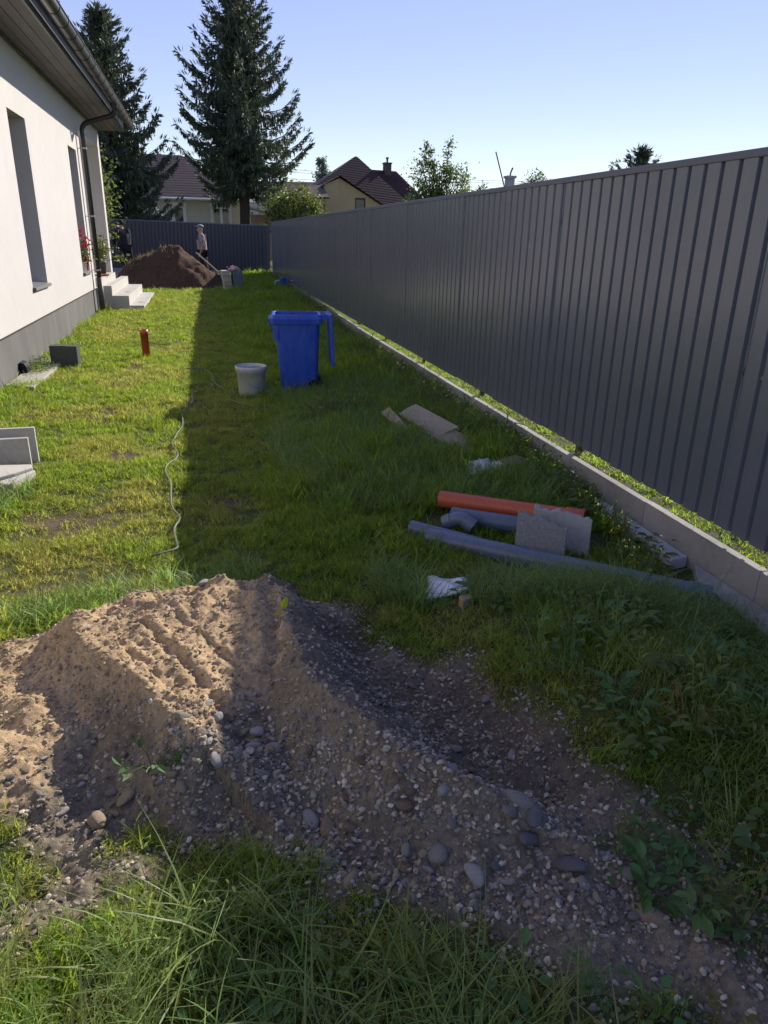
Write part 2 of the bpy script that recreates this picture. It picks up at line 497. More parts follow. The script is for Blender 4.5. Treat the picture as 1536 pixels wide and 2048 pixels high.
vx, vy = verts[:, 0], verts[:, 1]
lawn_c = np.array([.075, .085, .030]); earth = np.array([.115, .085, .058]); sand = np.array([.46, .33, .19]); dark = np.array([.155, .125, .095]); gritc = np.array([.22, .178, .125])
sdv = np.full(len(vx), 9.0); near = (vy < 4.5) & (vx > -3) & (vx < 3)
sdv[near] = soil_sd(vx[near], vy[near])
ws = sstep(.04, -.05, sdv)[:, None]
wsand = np.zeros(len(vx)); wdark = np.zeros(len(vx))
sand_sd = np.minimum(poly_sd(vx[near], vy[near], PLAT) - .06, poly_sd(vx[near], vy[near], SPILL) - .1)
wsand[near] = sstep(.07, -.04, sand_sd + .08 * fbm(vx[near], vy[near], .15, 3, 61))
wdark[near] = sstep(.1, -.08, poly_sd(vx[near], vy[near], TRENCH) + .12 * fbm(vx[near], vy[near], .2, 3, 71))
soilc = gritc[None] * (1 - wdark[:, None]) + dark[None] * wdark[:, None]
soilc = soilc * (1 - wsand[:, None]) + sand[None] * wsand[:, None]


def bare(x, y):
    """bare, trampled patches of the lawn"""
    b = np.zeros(np.shape(x))
    for cx, cy, rx, ry in [(-1.12, 7.55, .30, .42), (-.93, 10.2, .22, .5), (-1.0, 9.3, .22, .3), (-.07, 8.25, .17, .18), (-.95, 3.55, .34, .26), (-.95, 4.5, .5, .35),
                           (-.72, 6.0, .3, .3), (2.05, 4.35, .35, .3), (1.6, 4.9, .35, .3), (1.25, 3.25, .2, .15), (1.35, 8.6, .25, .35), (.0, 4.6, .2, .25)]:
        d = ((x - cx) / rx) ** 2 + ((y - cy) / ry) ** 2
        b = np.maximum(b, np.exp(-d))
    return b


bv = sstep(.3, .9, bare(vx, vy) + .5 * fbm(vx, vy, .18, 3, 81))[:, None]
col = lawn_c[None] * (1 - bv) + earth[None] * bv
col = col * (1 - ws) + soilc * ws
far = sstep(40, 120, np.hypot(vx, vy))[:, None]
col = col * (1 - far) + np.array([.06, .075, .03])[None] * far
ca = gm.color_attributes.new('ground_tone', 'FLOAT_COLOR', 'POINT')
ca.data.foreach_set('color', np.concatenate([col, np.ones((len(col), 1))], 1).astype(np.float32).ravel())
gm.materials.append(ground_material())
ground = structure(link(bpy.data.objects.new('ground', gm)))

# ------------------------------------------------------------------ side and back fence, kerbs
FZ0, FZ1 = .235, 2.07


def sheet_mesh(w, h, n=8, mt='fence'):
    """profiled sheet in the XZ plane: flat bands with narrow recessed grooves (towards +Y), cut at both sides"""
    mb = MB(); p = w / n; xs = []
    for i in range(n):
        x = i * p
        xs += [(x, 0), (x + p - .037, 0), (x + p - .030, .019), (x + p - .010, .019), (x + p - .002, 0)]
    xs.append((w, 0))
    vs = [(x, y, 0) for x, y in xs] + [(x, y, h) for x, y in xs]
    k = len(xs)
    mb.add(vs, [(i, i + 1, k + i + 1, k + i) for i in range(k - 1)])
    return mb.mesh('fence_sheet', MT[mt])


SH = sheet_mesh(1.1, FZ1 - FZ0)
SH2 = sheet_mesh(1.1, FZ1 - FZ0, 8, 'fence_shade')
SCREW = MB().lathe([(0, .006), (.006, .006), (.007, .001), (.011, 0)], 8).mesh('screw', MT['zinc'])


# side fence runs along +Y; local X -> world +Y, local +Y -> world... we want the groove side away from the yard (+X world)
# local x = -worldY direction (start at the far corner and come towards the camera), local y = +X
def fence_side():
    n = 29
    f = thing('sheet_metal_fence', 'long dark grey profiled sheet metal fence along the right side of the yard', 'fence', (FX, FY + .0, .01), (0, 0, R(-90)), 'anthracite sheet fences')
    return f, n


def build_run(f, n, near_first, corner_gap, screws_near, post_off, L0=0.0):
    for i in range(n):
        obj('fence_panel', SH if near_first else SH2, None, f, loc=(L0 + i * 1.1 + .003, -.007 * (i % 2), FZ0 + random.uniform(-.004, .004)))
        if screws_near and i >= n - screws_near:
            for z in (1.05, 1.79):
                for g in range(0, 8, 2):
                    obj('screw', SCREW, None, f, loc=(L0 + i * 1.1 + (g + 1) * 1.1 / 8 - .022, .019, z), rot=(R(90), 0, 0))
    L = L0 + n * 1.1
    obj('cap_rail', MB().box((L0, -.012, FZ1 - .012), (L, .03, FZ1 + .028)), MT['fence_cap'], f, bevel=.004)
    for z in (1.06, 1.80):
        obj('rail', MB().box((L0, .022, z - .02), (L, .06, z + .02)), MT['metal_d'], f)
    post = MB().box((-.02, .062, -.15), (.02, .102, 2.06)).mesh('post', MT['metal_d'])
    x = L0 + post_off
    while x < L:
        obj('post', post, None, f, loc=(x, 0, 0)); x += 2.1


# side: local x along -Y world when rotated by -90deg: (1,0)->(0,-1); local y (0,1)->(1,0) = +X world: outside. good.
fs, nside = fence_side()
seam0 = 4.24
ncorner = (FY - .05 - seam0) / 1.1
fs.location.y = seam0 + math.floor(ncorner) * 1.1
n_side = math.floor(ncorner) + 6
lead = fs.location.y
build_run(fs, n_side, True, .03, 6, (lead - 4.83) % 2.1)
# back: local x along +X world, slightly rotated; local +Y = away from the yard
ang = R(0.0)
fb = thing('sheet_metal_fence', 'sheet metal fence coloured dark for its shade, closing off the far end of the yard', 'fence', (FX - .035 - 9 * 1.1, FY + .02, .07), (0, R(1.0), 0), 'anthracite sheet fences')
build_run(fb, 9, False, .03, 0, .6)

# kerbs of concrete boards
kb = thing('concrete_kerb', 'low kerb of long concrete boards under the right hand fence', 'kerb', (0, 0, 0), group='concrete kerbs under the fences')
KB = MB().box((0, .002, -.30), (.05, 1.003, .18)).mesh('kerb_board', MT['kerb'])
y = -1.35
yy = y
while yy < FY - .9:
    o = obj('kerb_board', KB, None, kb, bevel=.003, loc=(KX + random.uniform(-.002, .002), yy, float(rise(yy + .5)) + random.uniform(-.003, .003)))
    yy += 1.005
KB_END = yy
kb2 = thing('concrete_kerb', 'concrete kerb boards under the far fence at the end of the yard', 'kerb', (0, 0, 0), group='concrete kerbs under the fences')
KBX = MB().box((.004, 0, -.30), (.996, .05, .18)).mesh('kerb_board', MT['kerb'])
for i in range(9):
    obj('kerb_board', KBX, None, kb2, bevel=.004, loc=(KX - .0 - (i + 1) * 1.005, KB_END - .052, .155 + i * .012), rot=(0, R(.7), 0))

# flat footing pieces lying against the kerb
for lab, pts in [('pale board lying flat against the kerb beside the end of the long grey pipe', [(2.44, 2.95), (2.55, 3.13), (2.555, 1.9), (2.36, 2.1), (2.40, 2.55)]),
                 ('thin grey concrete strip lying along the kerb behind the broken slabs', [(2.47, 4.1), (2.555, 4.2), (2.555, 3.2), (2.44, 3.18)]),
                 ('narrow grey strip along the kerb uphill from the pile of planks', [(2.46, 7.9), (2.555, 8.0), (2.555, 5.5), (2.45, 5.4)])]:
    z0 = np.mean([H1(a, b) for a, b in pts])
    tag(obj('footing_strip', MB().prism(pts, -.06, z0 + .045 + random.uniform(0, .01), 'z'), MT['kerb'] if 'pale' in lab else MT['paper'], bevel=.006), lab, 'strip')

# ------------------------------------------------------------------ house
WX = -2.25
house = thing('house', 'new white rendered house with grey plinth and dark eaves on the left', 'house', (0, 0, 0))


def wall_grid(mb, x, ys, zs, holes, depth):
    """outer wall face at x (facing +X) with rectangular holes and their reveals"""
    ys = sorted(set(ys + [h[0] for h in holes] + [h[1] for h in holes])); zs = sorted(set(zs + [h[2] for h in holes] + [h[3] for h in holes]))
    for a, b in zip(ys[:-1], ys[1:]):
        for c, d in zip(zs[:-1], zs[1:]):
            my, mz = (a + b) / 2, (c + d) / 2
            if any(h[0] < my < h[1] and h[2] < mz < h[3] for h in holes): continue
            mb.add([(x, a, c), (x, b, c), (x, b, d), (x, a, d)], [(0, 1, 2, 3)])
    for a, b, c, d in holes:
        xi = x - depth
        mb.add([(x, a, c), (x, a, d), (xi, a, d), (xi, a, c)], [(0, 1, 2, 3)])
        mb.add([(x, b, c), (xi, b, c), (xi, b, d), (x, b, d)], [(0, 1, 2, 3)])
        mb.add([(x, a, d), (x, b, d), (xi, b, d), (xi, a, d)], [(0, 1, 2, 3)])
        mb.add([(x, a, c), (xi, a, c), (xi, b, c), (x, b, c)], [(0, 1, 2, 3)])


W1 = (11.02, 12.06, .93, 3.10)
W2 = (15.63, 16.58, .90, 3.13)
W0 = (6.2, 7.25, .93, 3.10)
PY0, PY1, HY1 = 17.2, 20.3, 20.62
mb = MB()
wall_grid(mb, WX, [.5, HY1], [.52, 3.95], [W0, W1, W2, (PY0, PY1, .52, 3.55)], .26)
# recess of the entrance, end wall, and closing faces
mb.add([(WX - .26, PY0, .52), (WX - 1.6, PY0, .52), (WX - 1.6, PY0, 3.55), (WX - .26, PY0, 3.55)], [(0, 1, 2, 3)])
mb.add([(WX - .26, PY1, .52), (WX - 1.6, PY1, .52), (WX - 1.6, PY1, 3.55), (WX - .26, PY1, 3.55)], [(0, 1, 2, 3)])
mb.add([(WX - 1.6, PY0, .52), (WX - 1.6, PY1, .52), (WX - 1.6, PY1, 3.55), (WX - 1.6, PY0, 3.55)], [(0, 1, 2, 3)])
mb.add([(WX - .26, PY0, 3.55), (WX - 1.6, PY0, 3.55), (WX - 1.6, PY1, 3.55), (WX - .26, PY1, 3.55)], [(0, 1, 2, 3)])
mb.add([(WX, HY1, .52), (-9, HY1, .52), (-9, HY1, 3.95), (WX, HY1, 3.95)], [(0, 1, 2, 3)])
mb.add([(WX, .5, .52), (-9, .5, .52), (-9, .5, 3.95), (WX, .5, 3.95)], [(0, 1, 2, 3)])
mb.add([(-9, .5, -.2), (-9, HY1, -.2), (-9, HY1, 3.95), (-9, .5, 3.95)], [(0, 1, 2, 3)])
obj('wall', mb, MT['wall'], house)
mb = MB().box((-8.99, .52, -.3), (WX - .018, PY0 - .004, .52)).box((-8.99, PY1 + .3, -.3), (WX - .018, HY1 - .02, .519))
obj('plinth', mb, MT['plinth'], house)
obj('flashing', MB().box((WX - .03, .5, .512), (WX + .006, PY0, .524)), MT['metal_d'], house)
for w in (W0, W1, W2):
    fr = MB()
    a, b, c, d = w; xi = WX - .26
    t = .07
    fr.box((xi, a + .003, c + .003), (xi + .05, a + t, d - .003)).box((xi, b - t, c + .003), (xi + .05, b - .003, d - .003))
    fr.box((xi, a + t, c + .003), (xi + .05, b - t, c + t)).box((xi, a + t, d - t), (xi + .05, b - t, d - .003))
    wo = obj('window', fr, MT['metal_d'], house, bevel=.004)
    obj('pane', MB().box((xi + .012, a + t, c + t), (xi + .025, b - t, d - t)), MT['glass'], wo)
    s = MB().prism([(xi + .05, c + .035), (WX + .05, c + .012), (WX + .05, c - .03), (WX + .042, c - .03), (WX + .042, c + .004), (xi + .05, c + .025)], a - .012, b + .012, 'y')
    obj('sill', s, MT['zinc'], wo)
# soffit boards (run along the eave), fascia, gutter
for i in range(4):
    x0 = WX + i * .142
    obj('soffit_board', MB().box((x0 + .003, .5, 3.95), (x0 + .139, 20.7, 3.968)), MT['soffit'], house, bevel=.003)
obj('wall_trim', MB().box((WX + .002, .52, 3.91), (WX + .03, HY1, 3.949)), MT['soffit'], house)
obj('fascia', MB().box((-1.682, .5, 3.94), (-1.655, 20.74, 4.17)), MT['metal_d'], house)
obj('barge_board', MB().prism([(WX - .1, 3.952), (-1.66, 3.945), (-1.66, 4.17), (WX - .1, 4.42)], 20.701, 20.73, 'y'), MT['metal_d'], house)
vent = MB()
for k in range(180):
    yv = 8.5 + k * .0655
    vent.lathe([(0, .004), (.011, .002), (.012, -.002)], 6, (0, 0, 0)) if False else vent.box((-1.655, yv, 4.02), (-1.650, yv + .03, 4.032))  # pale zinc studs imitate the light dots along the eave vent
vs_ = obj('vent_light_dots', vent, MT['zinc'], house)
vs_['kind'] = 'stuff'
GXc, GZc, GR = -1.485, 4.085, .085
g = MB()
ring = [(GXc + GR * math.cos(a), GZc + GR * math.sin(a)) for a in np.linspace(PI, 2 * PI, 15)]
ring_i = [(GXc + (GR - .006) * math.cos(a), GZc + (GR - .006) * math.sin(a)) for a in np.linspace(2 * PI, PI, 15)]
g.prism(ring + [(GXc + GR, GZc + .012), (GXc + GR - .006, GZc + .012)] + ring_i, .4, 20.9, 'y')
gut = obj('gutter', g, MT['gutter'], house)
gut.data.polygons.foreach_set('use_smooth', [len(p.vertices) == 4 for p in gut.data.polygons])
obj('gutter_bead', MB().tube([(GXc + GR + .004, .4, GZc + .012), (GXc + GR + .004, 20.9, GZc + .012)], .010, 8), MT['gutter'], gut, smooth=True)
obj('gutter_end', MB().prism(ring + [(GXc + GR, GZc + .012), (GXc - GR, GZc + .012)], 20.9, 20.906, 'y'), MT['gutter'], gut)
br = MB()
ro = [(GXc + (GR + .006) * math.cos(a), GZc + (GR + .006) * math.sin(a)) for a in np.linspace(PI, 2 * PI, 13)]
ri = [(GXc + (GR + .0005) * math.cos(a), GZc + (GR + .0005) * math.sin(a)) for a in np.linspace(2 * PI, PI, 13)]
br.prism(ro + [(GXc + GR + .006, GZc + .05), (GXc + GR - .002, GZc + .05)] + ri, -.014, .014, 'y')
BRM = br.mesh('gutter_bracket', MT['metal_d'])
for k in range(20):
    obj('gutter_bracket', BRM, None, house, loc=(0, 9.2 + k * .62, 0))
rf = MB().prism([(GXc - .0, 4.175), (-8, 7.0), (-8, 7.12), (GXc + .0, 4.23)], .4, 20.85, 'y')
obj('roof', rf, MT['tile'], house)

# downpipe: outlet, bend, slanted run, bend, vertical drop, lower sleeve
PX, PYY = WX + .115, 16.95


def arc(p0, p1, p2, n=6):
    p0, p1, p2 = Vector(p0), Vector(p1), Vector(p2)
    return [p0 * (1 - t) ** 2 + p1 * 2 * t * (1 - t) + p2 * t * t for t in np.linspace(0, 1, n)]


path = [(GXc, PYY, 4.01), (GXc, PYY, 3.95)] + arc((GXc, PYY, 3.93), (GXc, PYY, 3.83), (GXc - .09, PYY, 3.80), 7) + \
    arc((PX + .12, PYY, 3.665), (PX, PYY, 3.63), (PX, PYY, 3.50), 7) + [(PX, PYY, .74)]
dp = obj('downpipe', MB().tube(path, .047, 16), MT['metal_d'], house, smooth=True)
obj('outlet_funnel', MB().lathe([(.09, .03), (.085, 0), (.058, -.07), (.055, -.14), (.05, -.14)], 16, (GXc, PYY, 4.03)), MT['metal_d'], dp, smooth=True)
for t in range(5):
    a_ = path[2 + t]
    obj('bend_rib', MB().tube([Vector(path[2 + t]), Vector(path[3 + t])], .053, 16), MT['metal_d'], dp) if t % 2 == 0 else None
obj('standpipe', MB().tube([(PX, PYY, .76), (PX + .005, PYY - .005, -.05)], .06, 16), MT['potgrey'], dp, smooth=True)
for z in (3.2, 1.95, .9):
    cl = MB().tube([(PX, PYY, z - .015), (PX, PYY, z + .015)], .053, 16).tube([(PX - .04, PYY, z), (WX, PYY, z)], .008, 6).box((PX - .01, PYY - .075, z - .015), (PX + .01, PYY - .05, z + .015))
    obj('pipe_clip', cl, MT['zinc'], dp)

# entrance steps
SY0, SY1 = 17.62, 21.6
st = thing('entrance_steps', 'pale concrete steps climbing to the recessed porch of the white house', 'steps', (-2.2, SY0, 0))
zs = [.12, .33, .54, .70]; xs = [-1.33, -1.64, -1.985, -2.16]
low = -.2
for i in range(4):
    x0 = -3.8 if i == 3 else xs[i + 1] - .0
    y1 = SY1 if i < 3 else PY1 - .002
    o = obj('step', MB().box((x0 - (.0 if i == 3 else .001), SY0, low), (xs[i], y1 - .002 * i, zs[i])), MT['step'], st, bevel=.006, loc=(2.2, -SY0, 0))
tag(obj('dry_leaf', MB().add([(-.07, 0, 0), (0, -.02, .008), (.07, 0, .004), (0, .025, .01)], [(0, 1, 2, 3)]), MT['terra'], loc=(-1.75, 18.6, .338)), 'small brown dry leaf on the middle concrete step', 'leaf')
tag(obj('dry_leaf', MB().add([(-.09, 0, 0), (0, -.02, .008), (.08, 0, .004), (0, .025, .01)], [(0, 1, 2, 3)]), MT['terra'], loc=(-1.46, 18.4, .128)), 'small brown dry leaf on the lowest concrete step', 'leaf')


# ------------------------------------------------------------------ leaves for plants
def leaf_cards(mb, centres, size, rnd, mi=0, asp=.5):
    for c in centres:
        d = Vector((rnd.gauss(0, 1), rnd.gauss(0, 1), rnd.gauss(0, 1) * .6)).normalized()
        s = d.cross(Vector((rnd.gauss(0, 1), rnd.gauss(0, 1), rnd.gauss(0, 1)))).normalized()
        L = size * rnd.uniform(.6, 1.3); w = L * asp
        nn = d.cross(s)
        c = Vector(c)
        mb.add([c, c + d * L * .45 + s * w * .5 + nn * L * .08, c + d * L, c + d * L * .45 - s * w * .5 + nn * L * .08], [(0, 1, 2, 3)], mi)


rd = random.Random(3)
# potted oleander, its dish, red flower pot and white pot on the sill
po = thing('potted_plant', 'green oleander in a dark grey pot on the porch top step', 'plant', (-2.27, 18.62, .715))
obj('pot', MB().lathe([(0, .03), (.085, .03), (.088, .03), (.115, .27), (.125, .27), (.125, .30), (.11, .30), (.105, .25), (0, .25)], 18), MT['potgrey'], po, smooth=True)
mb = MB(); mb2 = MB()
for k in range(11):
    a = rd.uniform(0, 2 * PI); tip = Vector((math.cos(a) * rd.uniform(.1, .34), math.sin(a) * rd.uniform(.1, .34), rd.uniform(.5, .95)))
    mb2.tube([(0, 0, .24), tip * .5 + Vector((0, 0, .12)), tip], [.008, .006, .003], 5)
    for t in np.linspace(.35, 1, 9):
        leaf_cards(mb, [tip * t + Vector((0, 0, .24 * (1 - t)))] * 3, .16, rd, asp=.22)
mb2.tube([(0, 0, .26), (.2, .1, .33), (.42, .2, .36)], [.008, .006, .003], 5)
leaf_cards(mb, [(.42 + rd.uniform(-.1, .1), .2 + rd.uniform(-.1, .1), .36 + rd.uniform(-.08, .08)) for k in range(26)], .15, rd, asp=.25)
obj('stem', mb2, MT['bark'], po); obj('foliage', mb, MT['leaf_y'], po)
tag(obj('saucer', MB().lathe([(0, 0), (.15, 0), (.17, .03), (.16, .03), (.14, .012), (0, .012)], 20), MT['terra'], loc=(-2.27, 18.62, .703), smooth=True), 'terracotta saucer under the dark oleander pot on the top step', 'saucer')
rp = thing('flower_pot', 'bright red pot with red flowers on the sill of the far window', 'flower pot', (-2.29, 16.36, .93))
obj('pot', MB().lathe([(0, .0), (.06, .0), (.05, .02), (.062, .1), (.09, .26), (.095, .27), (.085, .27), (0, .25)], 16), MT['red'], rp, smooth=True)
mb = MB(); mf = MB()
leaf_cards(mb, [(rd.gauss(0, .08), rd.gauss(-.03, .10), .36 + rd.gauss(0, .12)) for k in range(90)], .08, rd)
for c in [(.05, -.05, .52), (-.03, -.12, .66), (.06, .06, .46), (0, -.15, .45), (.08, -.02, .60), (.02, -.12, .75)]:
    leaf_cards(mf, [Vector(c) + Vector((rd.gauss(0, .02), rd.gauss(0, .02), rd.gauss(0, .025))) for k in range(16)], .05, rd, asp=.9)
obj('foliage', mb, MT['leaf'], rp); obj('blossom', mf, MT['petal'], rp)
wp = thing('flower_pot', 'small white pot with a green plant beside the red pot', 'flower pot', (-2.30, 16.08, .93))
obj('pot', MB().lathe([(0, 0), (.055, 0), (.075, .16), (.078, .16), (.07, .15), (0, .14)], 16), MT['white'], wp, smooth=True)
mb = MB(); leaf_cards(mb, [(rd.gauss(0, .05), rd.gauss(0, .06), .28 + rd.gauss(0, .08)) for k in range(60)], .08, rd)
obj('foliage', mb, MT['leaf'], wp)
# shrub behind the house corner
sh = thing('leafy_shrub', 'yellow green leafy shrub showing past the white house corner', 'shrub', (-2.75, 23.6, .1))
mb = MB(); leaf_cards(mb, [(rd.gauss(0, .26), rd.gauss(0, .3), 2.6 + rd.gauss(0, .5)) for k in range(700)] + [(rd.gauss(0, .2), rd.gauss(0, .3), rd.uniform(.9, 2.3)) for k in range(330)], .13, rd, asp=.6)
obj('crown', mb, MT['leaf_y'], sh)
obj('trunk', MB().tube([(0, 0, -.2), (-.05, .03, 1.2), (.05, 0, 2.6)], [.05, .04, .015], 8), MT['bark'], sh)


# ------------------------------------------------------------------ blocks, bin, buckets, pipes, boards
def place(o, x, y, dz=0, rz=0, rx=0, ry=0):
    o.location = (x, y, H1(x, y) + dz); o.rotation_euler = (rx, ry, rz)
    return o


# concrete blocks
tag(place(obj('concrete_block', MB().box((-.17, -.09, -.08), (.17, .09, .27)).box((-.17, -.091, .268), (.05, .06, .276)), MT['block_dark'], bevel=.006), -1.85, 10.42, .0, R(-4)),
    'dark mossy concrete block standing in the grass beside the plinth', 'block')
lb = place(thing('channel_block', 'hollow U-shaped concrete block at the left edge with its open top up', 'block'), -1.62, 5.80, .0, R(3))
obj('front_wall', MB().box((-.35, -.02, -.06), (.24, .02, .235)), MT['concrete'], lb, bevel=.004)
obj('rear_wall', MB().box((-.35, .10, -.06), (.275, .14, .285)), MT['concrete'], lb, bevel=.004)
obj('base_web', MB().box((-.35, .02, -.06), (.22, .10, .03)), MT['concrete'], lb)
pv = place(thing('paving_slab', 'pale flat concrete slab lying in front of the channel block', 'slab'), -1.50, 5.42, .03, R(-3))
obj('slab_top', MB().prism([(-.45, -.12), (.0, -.15), (.10, -.04), (.19, .09), (.16, .17), (-.45, .19)], -.06, .05, 'z'), MT['step'], pv, bevel=.006)
obj('slab_lip', MB().prism([(.012, -.17), (.10, -.24), (.135, -.21), (.21, .07), (.195, .09), (.11, -.05)], -.07, .03, 'z'), MT['step'], pv, bevel=.005)
tag(place(obj('concrete_slab', MB().prism([(-.17, -1.0), (.16, -1.15), (.19, 1.0), (.02, 1.3), (-.14, .9)], -.06, .035, 'z'), MT['concrete'], bevel=.01), WX + .16, 9.9, 0), 'low concrete strip in the grass along the foot of the plinth', 'strip')
dk = MB().prism([(-.04, 0), (.04, 0), (.035, .08), (.01, .12), (-.04, .14)], -.10, .10, 'y')
tag(place(obj('drain_box', dk, MT['rubber'], bevel=.01), WX + .04, 9.75, .03), 'small black drain outlet at the foot of the plinth', 'drain')
# standing orange pipe
op = place(thing('orange_pipe', 'short orange plastic drain pipe standing upright in the sunlit lawn', 'pipe'), -.865, 11.05, 0, 0, R(1.5), R(-1.5))
obj('pipe_wall', MB().lathe([(.055, -.1), (.055, .33), (.0565, .33), (.0565, .40), (.052, .40), (.052, .2), (.0, .2)], 24), MT['orange'], op, smooth=False)
op.children[0].data.polygons.foreach_set('use_smooth', [True] * len(op.children[0].data.polygons))

# wheelie bin, side on, lid hanging open to the right
bn = place(thing('wheelie_bin', 'blue wheelie bin standing in the shade with its lid hanging open', 'bin'), .995, 8.34, -.03, R(-5))


def rrect(x0, x1, y0, y1, r, z, n=4):
    pts = []
    for cx, cy, a in ((x1 - r, y1 - r, 0), (x0 + r, y1 - r, 90), (x0 + r, y0 + r, 180), (x1 - r, y0 + r, 270)):
        for k in range(n + 1):
            t = R(a + 90 * k / n); pts.append((cx + r * math.cos(t), cy + r * math.sin(t), z))
    return pts


def loft(mb, rings, cap0=True, cap1=False, mi=0):
    k = len(rings[0]); vs = [p for r_ in rings for p in r_]; fs = []
    for i in range(len(rings) - 1):
        for j in range(k):
            a = i * k + j; b = i * k + (j + 1) % k
            fs.append((a, b, b + k, a + k))
    if cap0: fs.append(tuple(range(k))[::-1])
    if cap1: fs.append(tuple(range(len(vs) - k, len(vs))))
    mb.add(vs, fs, mi)


b = MB()
loft(b, [rrect(-.185, .205, -.19, .19, .05, .0), rrect(-.19, .21, -.195, .195, .05, .02), rrect(-.245, .24, -.225, .225, .05, .74), rrect(-.25, .243, -.227, .227, .05, .80),
         rrect(-.252, .245, -.228, .228, .05, .83)])
body = obj('bin_body', b, MT['blue'], bn, smooth=True, bevel=0)
b = MB()
loft(b, [rrect(-.24, .235, -.217, .217, .05, .875), rrect(-.235, .23, -.212, .212, .05, .70), rrect(-.18, .20, -.185, .185, .05, .05)], cap0=False, cap1=True)
obj('bin_inside', b, MT['blue_d'], bn, smooth=True)
b = MB()
loft(b, [rrect(-.25, .245, -.228, .228, .05, .80), rrect(-.295, .27, -.25, .25, .05, .805), rrect(-.30, .275, -.255, .255, .05, .865), rrect(-.285, .27, -.245, .245, .05, .872),
         rrect(-.275, .26, -.235, .235, .05, .905), rrect(-.245, .235, -.217, .217, .05, .905), rrect(-.24, .23, -.213, .213, .05, .86)], cap0=False)
obj('rim', b, MT['blue'], bn, bevel=.004)
obj('lifting_comb', MB().box((-.315, -.2, .785), (-.29, .2, .86)).box((-.27, -.235, .64), (-.235, -.215, .80)), MT['blue'], bn, bevel=.004)
obj('corner_rib', MB().prism([(-.225, .62), (-.21, .62), (-.215, .80), (-.245, .80)], -.236, -.222, 'y'), MT['blue'], bn)
hd = MB().tube([(.33, -.2, .885), (.33, .2, .885)], .017, 10)
for yb in (-.19, -.06, .06, .19): hd.box((.26, yb - .014, .845), (.335, yb + .014, .905))
obj('handle', hd, MT['blue'], bn)
ld = MB()
prof = [(.338, .90), (.372, .915), (.385, .86), (.398, .60), (.408, .37), (.400, .335), (.372, .345), (.366, .40), (.352, .62), (.345, .80)]
ld.prism(prof, -.255, .255, 'y')
lid = obj('lid', ld, MT['blue'], bn, bevel=.008)
obj('lid_rib', MB().box((.362, -.23, .50), (.372, .23, .53)), MT['blue'], lid)
wh = MB().tube([(.2, -.225, .10), (.2, -.18, .10)], .10, 20).tube([(.2, .18, .10), (.2, .225, .10)], .10, 20)
for ys_ in (-1, 1):
    w = obj('wheel', MB().tube([(.185, ys_ * .20, .095), (.185, ys_ * .245, .095)], .10, 20), MT['rubber'], bn, bevel=.01)
    obj('hub', MB().tube([(.185, ys_ * .24, .095), (.185, ys_ * .255, .095)], .035, 14), MT['potgrey'], w)
obj('axle', MB().tube([(.185, -.25, .095), (.185, .25, .095)], .011, 8), MT['zinc'], bn)

# mortar bucket
bk = place(thing('mortar_bucket', 'stained white plastic bucket of dried mortar left of the blue bin', 'bucket'), .455, 8.24, -.01, R(20))
obj('shell', MB().lathe([(0, 0), (.138, 0), (.143, .008), (.162, .27), (.170, .272), (.172, .305), (.176, .31), (.176, .335), (.168, .338), (.163, .33), (.158, .24), (0, .24)], 40), MT['bucket'], bk, smooth=True)
mm = MB(); loft(mm, [[(.157 * math.cos(t), .157 * math.sin(t), .30 + .008 * math.sin(3 * t)) for t in np.linspace(0, 2 * PI, 25)[:-1]],
                     [(.09 * math.cos(t), .09 * math.sin(t), .292 + .015 * math.sin(5 * t + 1)) for t in np.linspace(0, 2 * PI, 25)[:-1]],
                     [(.03 * math.cos(t), .03 * math.sin(t), .30) for t in np.linspace(0, 2 * PI, 25)[:-1]]], cap0=False, cap1=True)
obj('mortar', mm, MT['mortar'], bk, smooth=True)
obj('bail', MB().tube([(.176 * math.cos(t), .178 * math.sin(t), .31 - .19 * math.sin(t - PI) if t > PI else .31) for t in np.linspace(PI, 2 * PI, 20)], .0025, 6), MT['zinc'], bk)

# blue carrier near the far kerb
bb = place(thing('blue_tub', 'small dark blue flexible tub with pale handles far down by the kerb', 'tub'), 2.37, 22.9, 0, R(10))
tb = MB()
loft(tb, [rrect(-.13, .13, -.13, .13, .05, 0), rrect(-.15, .15, -.15, .15, .05, .30), rrect(-.135, .135, -.135, .135, .05, .30), rrect(-.12, .12, -.12, .12, .05, .06)], cap1=True)
obj('shell', tb, MT['blue'], bb, smooth=False)
for s_ in (-1, 1):
    obj('handle', MB().tube(arc((s_ * .15, -.06, .26), (s_ * .36, 0, .28), (s_ * .27, -.1, .05), 8), .014, 6), MT['white'], bb)
obj('rolled_sheet', MB().tube([(-.1, 0, .28), (.05, .02, .36), (.13, 0, .33)], .025, 8), MT['greypipe'], bb)

